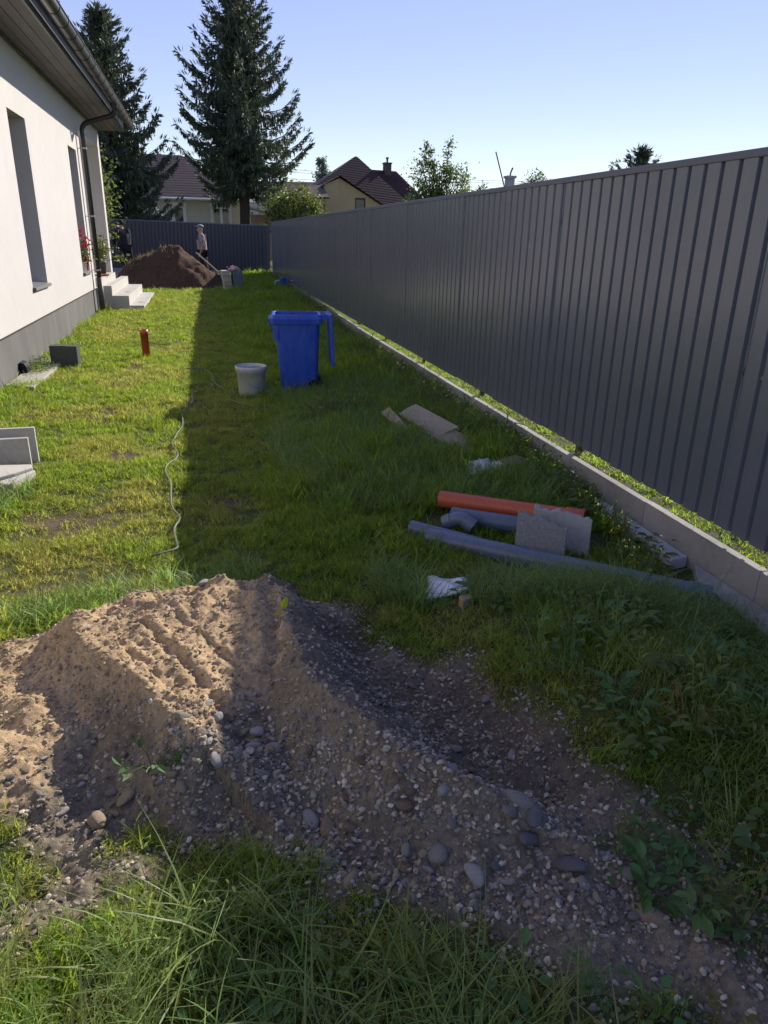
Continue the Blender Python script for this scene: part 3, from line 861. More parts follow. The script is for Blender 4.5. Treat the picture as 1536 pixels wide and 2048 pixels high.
# stack of paving slabs with a pink cloth on it
sk = place(thing('slab_stack', 'stack of pale paving slabs standing at the far end of the lawn', 'stack'), .86, 22.4, -.02, R(4))
for k in range(11):
    dx, dy = rd.uniform(-.008, .008) - k * .008, rd.uniform(-.01, .01)
    obj('paving_slab', MB().box((-.27 + dx, -.26 + dy, k * .056), (-.05 + dx, .26 + dy, k * .056 + .052)), MT['slab'], sk, bevel=.004)
ws_ = MB()
for k in range(10):
    ws_.box((-.04, -.22 + .004 * (k % 2), k * .062), (.27 - .003 * k, .27, k * .062 + .060))
obj('wrapped_slabs', ws_, MT['greypipe'], sk, bevel=.003)
ck = MB()
for i, (px, py, pz, rr) in enumerate([(0, 0, .06, .10), (.08, .03, .05, .08), (-.1, -.02, .03, .05), (.02, -.06, .04, .07), (-.17, .0, .085, .02)]):
    n0 = 10
    loft(ck, [[(px + rr * math.sin(ph) * math.cos(t) * rd.uniform(.85, 1.1), py + rr * math.sin(ph) * math.sin(t) * rd.uniform(.85, 1.1), pz + rr * .75 * math.cos(ph)) for t in np.linspace(0, 2 * PI, n0 + 1)[:-1]] for ph in np.linspace(2.9, .25, 6)], cap1=True)
tag(obj('crumpled_cloth', ck, MT['pink'], loc=(.86, 22.35, H1(.86, 22.4) + .60), smooth=True), 'crumpled pale pink work cloth on top of the slab stack', 'cloth')


# pipes on the grass
def pipe(name, label, a, b, r, mt, wall=.004, socket=True, dz=None):
    a = Vector((a[0], a[1], H1(*a) + r * .7 if dz is None else dz[0])); b = Vector((b[0], b[1], H1(*b) + r * .7 if dz is None else dz[1]))
    t = thing(name, label, 'pipe', a)
    d = b - a; L = d.length
    t.rotation_euler = d.to_track_quat('Z', 'Y').to_euler()
    pr = [(r, 0), (r, L - .12)] + ([(r + .006, L - .11), (r + .006, L)] if socket else [(r, L)]) + [(r - wall, L), (r - wall, 0), (r, 0)]
    o = obj('pipe_wall', MB().lathe(pr, 28), mt, t, smooth=True)
    o.modifiers.new('edge', 'EDGE_SPLIT').split_angle = R(40)
    return t


pipe('grey_pipe', 'longest grey plastic pipe reaching from the lawn to the kerb', (1.19, 3.74), (2.37, 2.74), .058, MT['greypipe'], dz=(.03, .02))
pipe('grey_pipe', 'thin end of grey pipe poking out at the left behind the long pipe', (1.13, 3.90), (1.46, 3.60), .046, MT['greypipe'], socket=False, dz=(.03, .015))
pipe('grey_pipe', 'short grey pipe lying behind the bend fitting and left of the slabs', (1.42, 4.0), (1.98, 3.63), .055, MT['greypipe'], socket=False, dz=(.05, .05))
pipe('orange_pipe', 'orange plastic pipe lying on the grass behind the grey pipes', (1.42, 4.24), (2.17, 3.70), .056, MT['orange'], dz=(.075, .085))
bf = thing('pipe_bend', 'grey plastic pipe bend lying between the grey pipes', 'pipe fitting', (1.42, 3.86, .05), (0, 0, R(-30)))
f_ = MB().tube([(-.085, .0, -.01), (-.04, 0, .02)], .048, 20).tube(arc((-.045, 0, .015), (0, 0, .045), (.05, -.01, .03), 6), .044, 20).tube([(.04, -.005, .03), (.10, -.02, .0)], .052, 20)
obj('elbow', f_, MT['greypipe'], bf, smooth=True).modifiers.new('edge', 'EDGE_SPLIT')

# broken concrete slabs standing on edge
def rough_slab(name, label, a, b, h, th, seed, notch, lean=0.0, mt='concrete_d'):
    r0 = random.Random(seed)
    n = 14; top = []; a = Vector(a); b = Vector(b); L = (b - a).length
    for i in range(n + 1):
        t = i / n
        top.append((t * L, h[0] + (h[1] - h[0]) * t + r0.uniform(-.008, .008) - (notch[2] if notch[0] < t < notch[1] else 0)))
    poly = [(0, -.05), (L, -.05)] + top[::-1]
    mb_ = MB().prism(poly, 0, th, 'y')
    o = obj(name, mb_, MT[mt], bevel=.005)
    o.location = (a.x, a.y, H1(a.x, a.y)); o.rotation_euler = (R(lean), 0, math.atan2(b.y - a.y, b.x - a.x))
    return tag(o, label, 'slab')


rough_slab('concrete_slab', 'nearer broken concrete slab standing on edge between the pipes', (1.62, 3.47, 0), (1.86, 3.33, 0), (.28, .215), .05, 4, (.8, .95, .01), -8)
rough_slab('concrete_slab', 'rear broken concrete slab with a chipped corner leaning behind its twin', (1.78, 3.60, 0), (2.06, 3.42, 0), (.27, .215), .05, 8, (.02, .35, .015), -6, 'concrete')

# boards
def board(label, a, b, w, th, mt='wood', roll=0.0, taper=0.0, name='plank'):
    a = Vector(a); b = Vector(b); d = b - a; L = d.length
    n = 8; top = []
    r0 = random.Random(int(a.x * 1000))
    e0 = [(r0.uniform(0, .02), -w / 2 + w * i / 4) for i in range(5)]; e1 = [(L - r0.uniform(0, .025) - taper * (i / 4.), -w / 2 + w * i / 4) for i in range(5)]
    mb_ = MB().prism(e0[::-1] + e1, -th / 2, th / 2, 'z')
    o = obj(name, mb_, MT[mt], bevel=.002)
    x = d.normalized(); y_ = Vector((0, 0, 1)).cross(x).normalized(); z_ = x.cross(y_)
    m = Matrix((x, y_, z_)).transposed().to_4x4()
    o.matrix_world = Matrix.Translation(a) @ m @ Matrix.Rotation(roll, 4, 'X')
    return tag(o, label, 'plank')


board('thin upright wood strip at the left end of the plank pile', (1.60, 6.55, .14), (1.70, 5.83, .02), .09, .02, roll=R(35))
board('pale short board half buried under the left end of the wide plank', (1.55, 6.02, .05), (1.82, 5.75, .04), .10, .018, roll=R(15))
board('wide weathered plank with dark stains, upper of two in a line', (1.79, 6.48, .15), (2.0, 5.80, .085), .21, .03, roll=R(22))
board('lower wide plank lying end to end below the stained plank', (1.90, 6.05, .075), (2.07, 5.44, .055), .22, .028, roll=R(10))
board('narrow splintered wood strip leading from the wide planks to the white sack', (1.99, 5.52, .07), (2.06, 5.02, .06), .06, .018, roll=R(6))
board('short pale board next to the crumpled white sack', (2.05, 4.93, .05), (2.36, 5.02, .07), .13, .02, mt='wood', roll=R(12))


def rag(name, label, cat, x, y, sx, sy, h, mt, seed, rz=0.0, n=14):
    gxx, gyy = np.meshgrid(np.linspace(-1, 1, n), np.linspace(-1, 1, n))
    rr = 1 + .25 * vnoise(gxx * 1.3 + seed, gyy * 1.3, seed)
    px = gxx * rr * sx; py = gyy * rr * sy
    ca_, sa_ = math.cos(rz), math.sin(rz)
    X = x + px * ca_ - py * sa_; Y = y + px * sa_ + py * ca_
    Z = height(X, Y) + .03 + h * (.5 + fbm(gxx + seed * 3.3, gyy + 1.7 * seed, .8, 4, seed)) * np.clip(1.15 - np.maximum(abs(gxx), abs(gyy)) ** 3, 0, 1)
    vs = [(a - x, b - y, c) for a, b, c in zip(X.ravel(), Y.ravel(), Z.ravel())]
    fs = [(i * n + j, i * n + j + 1, (i + 1) * n + j + 1, (i + 1) * n + j) for i in range(n - 1) for j in range(n - 1)]
    o = obj(name, MB().add(vs, fs), MT[mt], loc=(x, y, 0), smooth=True)
    so = o.modifiers.new('thick', 'SOLIDIFY'); so.thickness = .004
    return tag(o, label, cat)


rag('plastic_sack', 'crumpled white plastic sack in front of the splintered wood strip', 'sack', 1.98, 4.92, .16, .11, .09, 'foil', 5, .3)
rag('paper_bag', 'white crumpled bag half covered by grass below the grey pipe', 'bag', 1.10, 3.10, .11, .13, .05, 'foil', 9, -.4)
0 and rag('plastic_sheet', 'scrap of white plastic in the bottom grass beside the gravel', 'scrap', .10, 1.60, .02, .03, .02, 'foil', 19, .5)
# corrugated conduit
cp = thing('corrugated_conduit', 'short black corrugated conduit half hidden in grass beside the white bag', 'conduit', (0, 0, 0))
pts = arc((1.19, 2.86, H1(1.19, 2.86) + .02), (1.28, 3.02, H1(1.28, 3.0) + .05), (1.42, 3.14, H1(1.42, 3.14) + .03), 46)
obj('corrugated_tube', MB().tube(pts, [.02 if i % 2 else .016 for i in range(46)], 12), MT['rubber'], cp)
tag(place(obj('brick_piece', MB().prism([(-.035, -.02), (.03, -.025), (.035, .02), (-.02, .026)], -.01, .045, 'z'), MT['brick'], bevel=.006), 1.10, 2.84, .0, .4), 'small tan chunk of brick in the grass below the white bag', 'brick')


# garden hoses
def hose(label, pts, r=.011, lift=.012):
    P = [Vector((a, b, 0)) for a, b in pts]; out = []
    for i in range(len(P) - 1):
        p0, p1, p2, p3 = P[max(i - 1, 0)], P[i], P[i + 1], P[min(i + 2, len(P) - 1)]
        k = max(3, int((p2 - p1).length / .06))
        for j in range(k):
            t = j / k
            q = .5 * ((2 * p1) + (-p0 + p2) * t + (2 * p0 - 5 * p1 + 4 * p2 - p3) * t * t + (-p0 + 3 * p1 - 3 * p2 + p3) * t ** 3)
            out.append(q)
    out.append(P[-1])
    zz = height(np.array([q.x for q in out]), np.array([q.y for q in out]), False)
    out = [Vector((q.x, q.y, z + lift + .006 * math.sin(i * .7))) for i, (q, z) in enumerate(zip(out, zz))]
    return tag(obj('garden_hose', MB().tube(out, r, 10), MT['hose'], smooth=True), label, 'hose', 'hoses on the lawn')


hose('long grey green hose winding along the edge of the fence shadow', [(-.38, 3.82), (-.25, 3.90), (-.25, 4.0), (-.27, 4.22), (-.24, 4.39), (-.3, 4.64), (-.32, 5.07), (-.37, 5.38), (-.35, 5.54), (-.29, 5.78), (-.35, 6.22), (-.28, 6.8), (-.28, 7.33), (-.19, 7.8), (-.2, 8.16), (-.08, 8.47), (.01, 8.61), (0, 8.81), (-.29, 8.81), (-.41, 8.63)], r=.0062, lift=.036)
hose('grey hose looping from the lawn past the mortar bucket to the bin', [(-.30, 9.87), (-.06, 9.8), (.02, 9.45), (.06, 8.84), (.15, 8.51), (.28, 8.27), (.2, 7.93), (.22, 7.73), (.39, 7.46), (.7, 7.3)], r=.0062, lift=.036)
hose('dark cable coming down the wall corner to the grass by the steps', [(-2.1, 16.9), (-2.0, 16.85), (-1.93, 16.7), (-1.9, 16.5)], r=.012, lift=.02)

# ------------------------------------------------------------------ earth heap at the far end, with pole and shovel
eh = MB()
nn = 60
hx, hy = np.meshgrid(np.linspace(-2.5, 2.1, 90), np.linspace(-2.0, 2.2, nn))
def heap(x, y):
    x2 = x + .12 * fbm(x, y, .5, 3, 91); y2 = y + .12 * fbm(x, y, .5, 3, 92)
    z = ridge(x2, y2, [(-1.45, .2, .62), (-.95, .1, .98), (-.35, 0, 1.20), (.05, .05, 1.20), (.1, -.25, 1.08)], .80, .84, .10)
    return z + .13 * fbm(x, y, .35, 4, 93) + .06 * fbm(x, y, .09, 2, 95)
hz = heap(hx, hy)
k_ = hx.shape[1]
hv = [(a, b, max(c, -.1)) for a, b, c in zip(hx.ravel(), hy.ravel(), hz.ravel())]
hf = [(i * k_ + j, i * k_ + j + 1, (i + 1) * k_ + j + 1, (i + 1) * k_ + j) for i in range(nn - 1) for j in range(k_ - 1)]
eo = tag(obj('earth_heap', MB().add(hv, hf), MT['soil_heap'], loc=(-.72, 24.6, .02), smooth=True), 'large heap of dug brown earth at the far end of the lawn', 'heap')
tag(obj('wooden_pole', MB().tube([(-.16, 24.25, 1.10), (.98, 24.0, .10)], .022, 8), MT['wood']), 'long pale pole leaning down the right flank of the earth heap', 'pole')
sv = thing('shovel', 'upright shovel with a long pale handle behind the man in the cap', 'shovel', (.165, 26.75, .14))
obj('handle', MB().tube([(.02, 0, .25), (0, 0, 1.5)], .018, 8), MT['wood'], sv)
obj('blade', MB().prism([(-.1, .3), (.12, .3), (.11, .06), (.01, -.05), (-.09, .06)], -.01, .006, 'y'), MT['zinc'], sv)
tag(obj('tool_bag', MB().prism([(-.2, 0), (.2, 0), (.16, .14), (.05, .22), (-.12, .2)], -.1, .1, 'y'), MT['kerb'], loc=(-2.0, 27.6, .62), bevel=.03), 'grey lump on the dug earth right of the bending man', 'bag')
# grass growing on top of the heap
hg = MB()
for k in range(130):
    x = rd.uniform(-1.7, -.1); yv = rd.uniform(-.35, .35)
    z = float(heap(np.array([x]), np.array([yv]))[0]); L = rd.uniform(.05, .16); a = rd.uniform(0, 2 * PI)
    dx, dy = math.cos(a) * L * .5, math.sin(a) * L * .5
    hg.add([(x - .008, yv, z - .01), (x + .008, yv, z - .01), (x + dx, yv + dy, z + L)], [(0, 1, 2)])
go = obj('heap_grass', hg, MT['dry_grass'], eo)
go['kind'] = 'stuff'


# ------------------------------------------------------------------ people
def skin(name, verts, edges, radii, mt, parent, sub=2, root=0):
    me = bpy.data.meshes.new(name)
    me.from_pydata(verts, edges, []); me.update()
    o = link(bpy.data.objects.new(name, me), parent)
    sk_ = o.modifiers.new('skin', 'SKIN'); sk_.use_smooth_shade = True
    if not me.skin_vertices: 
        me.attributes  # ensured below
    lay = me.skin_vertices[0].data if me.skin_vertices else None
    if lay is None:
        return o
    for i, r_ in enumerate(radii):
        lay[i].radius = r_ if isinstance(r_, tuple) else (r_, r_)
        lay[i].use_root = i == root
    o.modifiers.new('sub', 'SUBSURF').levels = sub
    o.modifiers['sub'].render_levels = sub
    me.materials.append(mt)
    return o


def person(label, loc, rz, J, top, legs, capm, hairm, shorts, mt_top, mt_leg):
    p = thing('person', label, 'person', loc, (0, 0, rz), 'men working at the far end of the yard')
    V = list(J.values()); K = list(J.keys()); ix = {k: i for i, k in enumerate(K)}
    E = [('pelvis', 'waist'), ('waist', 'chest'), ('chest', 'neck'), ('neck', 'jaw'), ('jaw', 'head'), ('head', 'crown'), ('jaw', 'nose')]
    for s in 'lr':
        E += [('chest', 'sh' + s), ('sh' + s, 'el' + s), ('el' + s, 'wr' + s), ('wr' + s, 'pa' + s), ('pelvis', 'hip' + s), ('hip' + s, 'kn' + s), ('kn' + s, 'an' + s), ('an' + s, 'toe' + s)]
    rad = dict(pelvis=(.15, .11), waist=(.12, .085), chest=(.12, .085), neck=.055, jaw=.07, head=(.078, .092), crown=.06, nose=.018)
    for s in 'lr':
        rad.update({'sh' + s: .06, 'el' + s: .042, 'wr' + s: .03, 'pa' + s: (.035, .022), 'hip' + s: .09, 'kn' + s: .06, 'an' + s: .042, 'toe' + s: .035})
    VV = list(V); EE = [(ix[a], ix[b]) for a, b in E]; RR = [rad[k] for k in K]
    for s in 'lr':
        pa = Vector(J['pa' + s]); wr = Vector(J['wr' + s]); d = (pa - wr).normalized()
        sd = d.cross(Vector((1, .2, 0))).normalized(); fw = d.cross(sd)
        for k in range(5):
            o_ = (k - 1.5) * .018 if k < 4 else -.035
            ln = (.06, .07, .066, .05, .045)[k]
            b0 = pa + sd * o_ + d * (.02 if k < 4 else -.02)
            m0 = b0 + d * ln * .55 + fw * .008; t0 = b0 + d * ln * .95 + fw * .024
            i0 = len(VV); VV += [tuple(m0), tuple(t0)]; RR += [.009, .008]
            EE += [(ix['pa' + s], i0), (i0, i0 + 1)]
    skin('body', VV, EE, RR, MT['skin'], p, root=ix['pelvis'])

    def sub_(name, keys, edges, grow, mt, root):
        kk = {k: i for i, k in enumerate(keys)}
        rr = []
        for k in keys:
            r_ = grow.get(k, rad[k] if not isinstance(rad[k], tuple) else rad[k])
            rr.append(r_)
        skin(name, [J[k] for k in keys], [(kk[a], kk[b]) for a, b in edges], rr, mt, p, root=kk[root])
    sl_ = ['shl', 'shr', 'ell', 'elr'] + (['wrl', 'wrr'] if not shorts else [])
    e_ = [('pelvis', 'waist'), ('waist', 'chest'), ('chest', 'collar')] + [('chest', 'sh' + s) for s in 'lr'] + [('sh' + s, 'el' + s) for s in 'lr'] + ([('el' + s, 'wr' + s) for s in 'lr'] if not shorts else [])
    J['collar'] = tuple((Vector(J['chest']) * .35 + Vector(J['neck']) * .65)); rad['collar'] = .06
    if shorts:
        for s in 'lr': J['el' + s] = tuple(Vector(J['sh' + s]).lerp(Vector(J['el' + s]), .75))
    sub_('shirt' if shorts else 'jacket', ['pelvis', 'waist', 'chest', 'collar'] + sl_, e_,
         dict(pelvis=(.205, .165), waist=(.21, .175), chest=(.21, .155), collar=.08, shl=.10, shr=.10, ell=.075, elr=.075, wrl=.045, wrr=.045), mt_top, 'waist')
    J2 = dict(J)
    e2 = []; keys = ['pelvis']
    for s in 'lr':
        keys += ['hip' + s, 'kn' + s]; e2 += [('pelvis', 'hip' + s), ('hip' + s, 'kn' + s)]
        if not shorts: keys += ['an' + s]; e2 += [('kn' + s, 'an' + s)]
    sub_('shorts' if shorts else 'trousers', keys, e2, dict(pelvis=(.165, .13), hipl=.115, hipr=.115, knl=.085, knr=.085, anl=.06, anr=.06), mt_leg, 'pelvis')
    for s in 'lr':
        a = Vector(J['an' + s]); t = Vector(J['toe' + s])
        skin('boot', [tuple(a + Vector((0, 0, .04))), tuple(a - Vector((0, 0, .03))), tuple(t)], [(0, 1), (1, 2)], [.055, .055, .045], MT['rubber'], p)
    hd_, cr = Vector(J['head']), Vector(J['crown'])
    up = (cr - hd_).normalized()
    face = (Vector(J['nose']) - Vector(J['jaw'])); face = (face - up * face.dot(up)).normalized()
    sd = up.cross(face)
    for s in (-1, 1):
        ear = MB(); c = hd_ + sd * s * .083 - up * .01
        loft(ear, [[tuple(c + face * .022 * math.cos(t) * q + up * .034 * math.sin(t) * q + sd * s * o2) for t in np.linspace(0, 2 * PI, 9)[:-1]] for q, o2 in ((.7, -.01), (1, .006), (.6, .014))], cap1=True)
        obj('ear', ear, MT['skin'], p, smooth=True)
        c = hd_ + face * .082 + sd * s * .032 + up * .012
        obj('eye', MB().box(tuple(c - Vector((.008, .008, .005))), tuple(c + Vector((.008, .008, .005)))), MT['hair'], p)
    mt_ = capm if capm else hairm
    cp_ = MB()
    rings = []
    for ph in np.linspace(.02, 1.25, 6):
        rr = math.sin(ph)
        rings.append([tuple(hd_ + up * (.035 + .085 * math.cos(ph)) + face * (.112 * rr * math.cos(t) - .01) + sd * .095 * rr * math.sin(t)) for t in np.linspace(0, 2 * PI, 17)[:-1]])
    if not capm:
        rings.append([tuple(hd_ + up * (-.04 if math.cos(t) < .2 else .035) + face * (.105 * math.cos(t) - .012) + sd * .092 * math.sin(t)) for t in np.linspace(0, 2 * PI, 17)[:-1]])
    loft(cp_, rings, cap0=True)
    co = obj('cap' if capm else 'hair', cp_, mt_, p, smooth=True)
    co.modifiers.new('thick', 'SOLIDIFY').thickness = .008
    if capm:
        v = MB(); q0 = hd_ + up * .058
        a1 = [tuple(q0 + face * .092 * math.cos(t) + sd * .09 * math.sin(t)) for t in np.linspace(-1, 1, 7)]
        a2 = [tuple(q0 - up * .022 + face * (.092 * math.cos(t) + .085 * math.cos(t * .9)) + sd * .085 * math.sin(t)) for t in np.linspace(-1, 1, 7)]
        v.add(a1 + a2, [(i, i + 1, 8 + i, 7 + i) for i in range(6)])
        vo = obj('visor', v, mt_, co, smooth=True); vo.modifiers.new('thick', 'SOLIDIFY').thickness = .006
    return p


def joints(bend=0.0, arms=None, legs=None):
    J = dict(pelvis=(0, 0, .95), waist=(0, .0, 1.10), chest=(0, .0, 1.34), neck=(0, -.015, 1.52), jaw=(0, -.035, 1.585), head=(0, -.02, 1.66), crown=(0, -.01, 1.725), nose=(0, -.135, 1.63))
    for s, sg in (('l', 1), ('r', -1)):
        J.update({'sh' + s: (sg * .185, 0, 1.42), 'el' + s: (sg * .24, .02, 1.14), 'wr' + s: (sg * .24, -.05, .90), 'pa' + s: (sg * .24, -.07, .83),
                  'hip' + s: (sg * .095, 0, .90), 'kn' + s: (sg * .11, -.02, .49), 'an' + s: (sg * .12, .02, .08), 'toe' + s: (sg * .14, -.15, .035)})
    if bend:
        m = Matrix.Rotation(bend, 4, 'X'); c = Vector((0, 0, .95))
        for k in list(J):
            if k[:2] in ('wa', 'ch', 'ne', 'ja', 'he', 'cr', 'no', 'sh', 'el', 'wr', 'pa'):
                J[k] = tuple(m @ (Vector(J[k]) - c) + c)
    for d in (arms or {}), (legs or {}):
        J.update(d)
    return J


# man in the cap: faces -X (left); standing, arms down, slight belly
Jc = joints()
for s, sg in (('l', 1), ('r', -1)):
    Jc['el' + s] = (sg * .225, .05, 1.13); Jc['wr' + s] = (sg * .215, -.06, .90); Jc['pa' + s] = (sg * .21, -.085, .83)
Jc['waist'] = (0, -.035, 1.10)
person('man in a pale cap and grey t-shirt standing side on behind the earth heap', (.03, 26.4, .15), R(-90), Jc, None, None, MT['cap'], None, True, MT['cloth_g'], MT['cloth_s'])
# man in black: seen from behind, bending forward to the left, legs apart
Jb = joints(R(14), legs={'hipl': (.11, 0, .90), 'knl': (.10, -.05, .50), 'anl': (.06, .05, .08), 'toel': (.06, -.12, .04),
                         'hipr': (-.11, 0, .90), 'knr': (-.20, -.08, .50), 'anr': (-.24, -.02, .08), 'toer': (-.28, -.18, .04)},
            arms={'ell': (.24, -.28, 1.10), 'wrl': (.14, -.42, .93), 'pal': (.11, -.47, .90), 'elr': (-.26, -.30, 1.12), 'wrr': (-.16, -.44, .98), 'par': (-.12, -.49, .96)})
person('man in black clothes and dark hair bending over work beside the house corner', (-2.42, 26.5, .27), R(-150), Jb, None, None, None, MT['hair'], False, MT['cloth_k'], MT['cloth_k'])


# ------------------------------------------------------------------ buildings behind
h1 = thing('house', 'cream single storey house with brown tiled roof behind the spruces', 'house', (0, 44, 0))
wl = MB()
def front_wall(mb, y, x0, x1, z0, z1, holes, d=.12):
    xs_ = sorted({x0, x1, *[h[0] for h in holes], *[h[1] for h in holes]}); zs_ = sorted({z0, z1, *[h[2] for h in holes], *[h[3] for h in holes]})
    for a, b in zip(xs_[:-1], xs_[1:]):
        for c, e in zip(zs_[:-1], zs_[1:]):
            if any(h[0] < (a + b) / 2 < h[1] and h[2] < (c + e) / 2 < h[3] for h in holes): continue
            mb.add([(a, y, c), (b, y, c), (b, y, e), (a, y, e)], [(0, 1, 2, 3)])
    for a, b, c, e in holes:
        mb.add([(a, y, c), (a, y + d, c), (a, y + d, e), (a, y, e)], [(0, 1, 2, 3)]); mb.add([(b, y, c), (b, y, e), (b, y + d, e), (b, y + d, c)], [(0, 1, 2, 3)])
        mb.add([(a, y, e), (a, y + d, e), (b, y + d, e), (b, y, e)], [(0, 1, 2, 3)]); mb.add([(a, y, c), (b, y, c), (b, y + d, c), (a, y + d, c)], [(0, 1, 2, 3)])
hw = [(-1.35, -.74, 1.5, 3.0), (.72, 1.70, 1.5, 3.02)]
front_wall(wl, 0, -9, 2.55, -.3, 3.42, hw)
wl.add([(2.55, 0, -.3), (2.55, 8, -.3), (2.55, 8, 3.42), (2.55, 0, 3.42)], [(0, 1, 2, 3)]).add([(-9, 0, -.3), (-9, 0, 3.42), (-9, 8, 3.42), (-9, 8, -.3)], [(0, 1, 2, 3)]).add([(-9, 8, -.3), (-9, 8, 3.42), (2.55, 8, 3.42), (2.55, 8, -.3)], [(0, 1, 2, 3)])
obj('wall', wl, MT['wall2'], h1)
for a, b, c, e in hw:
    wo = MB().box((a, .06, c), (a + .09, .11, e)).box((b - .09, .06, c), (b, .11, e)).box((a + .09, .06, e - .09), (b - .09, .11, e)).box((a + .09, .06, c), (b - .09, .11, c + .09))
    if b - a > .8: wo.box(((a + b) / 2 - .07, .058, c + .09), ((a + b) / 2 + .07, .11, e - .09))
    w_ = obj('window', wo, MT['white'], h1)
    obj('pane', MB().box((a + .08, .08, c + .08), (b - .08, .09, e - .08)), MT['glass'], w_)
    obj('lintel', MB().box((a - .1, -.06, e + .03), (b + .1, .0, e + .17)), MT['white'], w_, bevel=.01)
    obj('surround', MB().box((a - .07, -.02, c), (a - .002, -.001, e + .03)).box((b + .002, -.02, c), (b + .07, -.001, e + .03)), MT['white'], w_)
# tiled hip roof: courses of tiles
def roof_plane(mb, p0, p1, q0, q1, courses, th=.012):
    """eave p0-p1, ridge q0-q1, stepped courses"""
    p0, p1, q0, q1 = map(Vector, (p0, p1, q0, q1)); nrm = (p1 - p0).cross(q0 - p0).normalized()
    if nrm.z < 0: nrm = -nrm
    for i in range(courses):
        a, b = i / courses, (i + 1) / courses
        l0, l1, u0, u1 = p0.lerp(q0, a), p1.lerp(q1, a), p0.lerp(q0, b), p1.lerp(q1, b)
        mb.add([l0 + nrm * th, l1 + nrm * th, u1 + nrm * .004, u0 + nrm * .004, l0, l1], [(0, 1, 2, 3), (4, 5, 1, 0)])
rf = MB()
E0, E1, Rg0, Rg1 = (-9.5, -.45, 3.38), (3.0, -.45, 3.38), (-5, 4, 5.85), (-.75, 4, 5.85)
roof_plane(rf, E0, E1, Rg0, Rg1, 18)
roof_plane(rf, (3.0, -.45, 3.38), (3.0, 8.45, 3.38), Rg1, (-.745, 4.01, 5.85), 18)
roof_plane(rf, (3.0, 8.45, 3.38), (-9.5, 8.45, 3.38), Rg1, Rg0, 10)
roof_plane(rf, (-9.5, 8.45, 3.38), (-9.5, -.45, 3.38), (-5, 4.01, 5.85), Rg0, 10)
r1 = obj('roof', rf, MT['tile'], h1)
obj('gutter', MB().tube([(-9.5, -.5, 3.36), (3.05, -.5, 3.36)], .06, 8), MT['white'], r1)
obj('eave_board', MB().box((-9.4, -.4, 3.30), (2.95, .0, 3.335)), MT['white'], r1)
aw = thing('porch_canopy', 'small pale tiled canopy and corrugated fence strip left of the cream house', 'canopy', (0, 41.8, 0))
cr_ = MB()
roof_plane(cr_, (-2.75, -.5, 2.5), (-1.75, -.5, 2.45), (-2.7, .4, 2.85), (-2.1, .4, 2.85), 5)
obj('canopy_roof', cr_, MT['paper'], aw)
obj('canopy_post', MB().tube([(-1.95, -.3, -.1), (-1.95, -.3, 2.5)], .04, 6).tube([(-2.6, -.3, -.1), (-2.6, -.3, 2.5)], .04, 6), MT['wood'], aw)
cf = thing('picket_screen', 'white picket screen showing over the far fence beneath the left spruce', 'fence', (-2.6, 41, 0))
pk = MB().box((-.035, -.012, -.1), (.035, .012, 2.47)).mesh('picket', MT['white'])
for k in range(24):
    obj('picket', pk, None, cf, loc=(-k * .085, 0, .05 * math.sin(k * .3) * .3))
obj('rail', MB().box((-2.1, .013, 2.2), (.1, .04, 2.28)), MT['white'], cf)
sp = thing('garden_shed', 'open timber shed with a pale sheet roof right of the spruce trunk', 'shed', (2.75, 42.5, 0))
obj('roof', MB().prism([(-.3, 3.02), (1.15, 2.72), (1.15, 2.66), (-.3, 2.96)], -1, 1, 'y'), MT['paper'], sp)
for x in (.0, .9): obj('post', MB().box((x - .05, -.9, -.1), (x + .05, -.8, 2.75)), MT['wood'], sp)
obj('back_wall', MB().box((-.2, .8, -.1), (1.0, .86, 2.65)), MT['brick'], sp)

h2 = thing('house', 'yellow gabled house with dark red roof and chimney beyond the fence', 'house', (0, 50, 0))
gb = MB()
gp = [(7.95, -.2), (13.4, -.2), (13.4, 2.9), (11.85, 3.48), (8.9, 5.12), (7.95, 4.68)]
# front gable with a window opening: built as pieces round the hole
wq = (9.93, 10.62, 2.6, 3.98)
front_wall(gb, 0, 7.95, 11.85, -.2, 3.48, [(wq[0], wq[1], wq[2], 3.48)])
gb.add([(7.95, 0, 3.48), (wq[0], 0, 3.48), (wq[0], 0, 4.548), (8.9, 0, 5.12), (7.95, 0, 4.68)], [(0, 1, 2, 3, 4)])
gb.add([(wq[1], 0, 3.48), (11.85, 0, 3.48), (wq[1], 0, 4.164)], [(0, 1, 2)])
gb.add([(wq[0], 0, 3.98), (wq[1], 0, 3.98), (wq[1], 0, 4.164), (wq[0], 0, 4.548)], [(0, 1, 2, 3)])
gb.add([(7.95, 0, -.2), (7.95, 0, 4.68), (7.95, 6, 4.68), (7.95, 6, -.2)], [(0, 1, 2, 3)]).add([(11.85, 0, -.2), (11.85, 6, -.2), (11.85, 6, 3.48), (11.85, 0, 3.48)], [(0, 1, 2, 3)])
obj('wall', gb, MT['yellow'], h2)
obj('corner_pier', MB().box((7.93, -.10, -.2), (8.88, -.003, 4.70)).prism([(7.93, 4.70), (8.88, 4.70), (8.88, 5.08)], -.10, -.003, 'y'), MT['yellow'], h2)
w_ = obj('window', MB().box((wq[0], .05, wq[2]), (wq[0] + .07, .1, wq[3])).box((wq[1] - .07, .05, wq[2]), (wq[1], .1, wq[3])).box((wq[0] + .07, .05, wq[3] - .12), (wq[1] - .07, .1, wq[3])), MT['tile'], h2)
obj('pane', MB().box((wq[0] + .06, .07, wq[2]), (wq[1] - .06, .08, wq[3] - .1)), MT['glass'], w_)
rr_ = MB()
roof_plane(rr_, (12.15, -.3, 3.38), (12.15, 6, 3.38), (8.9, -.3, 5.22), (8.9, 6, 5.22), 14)
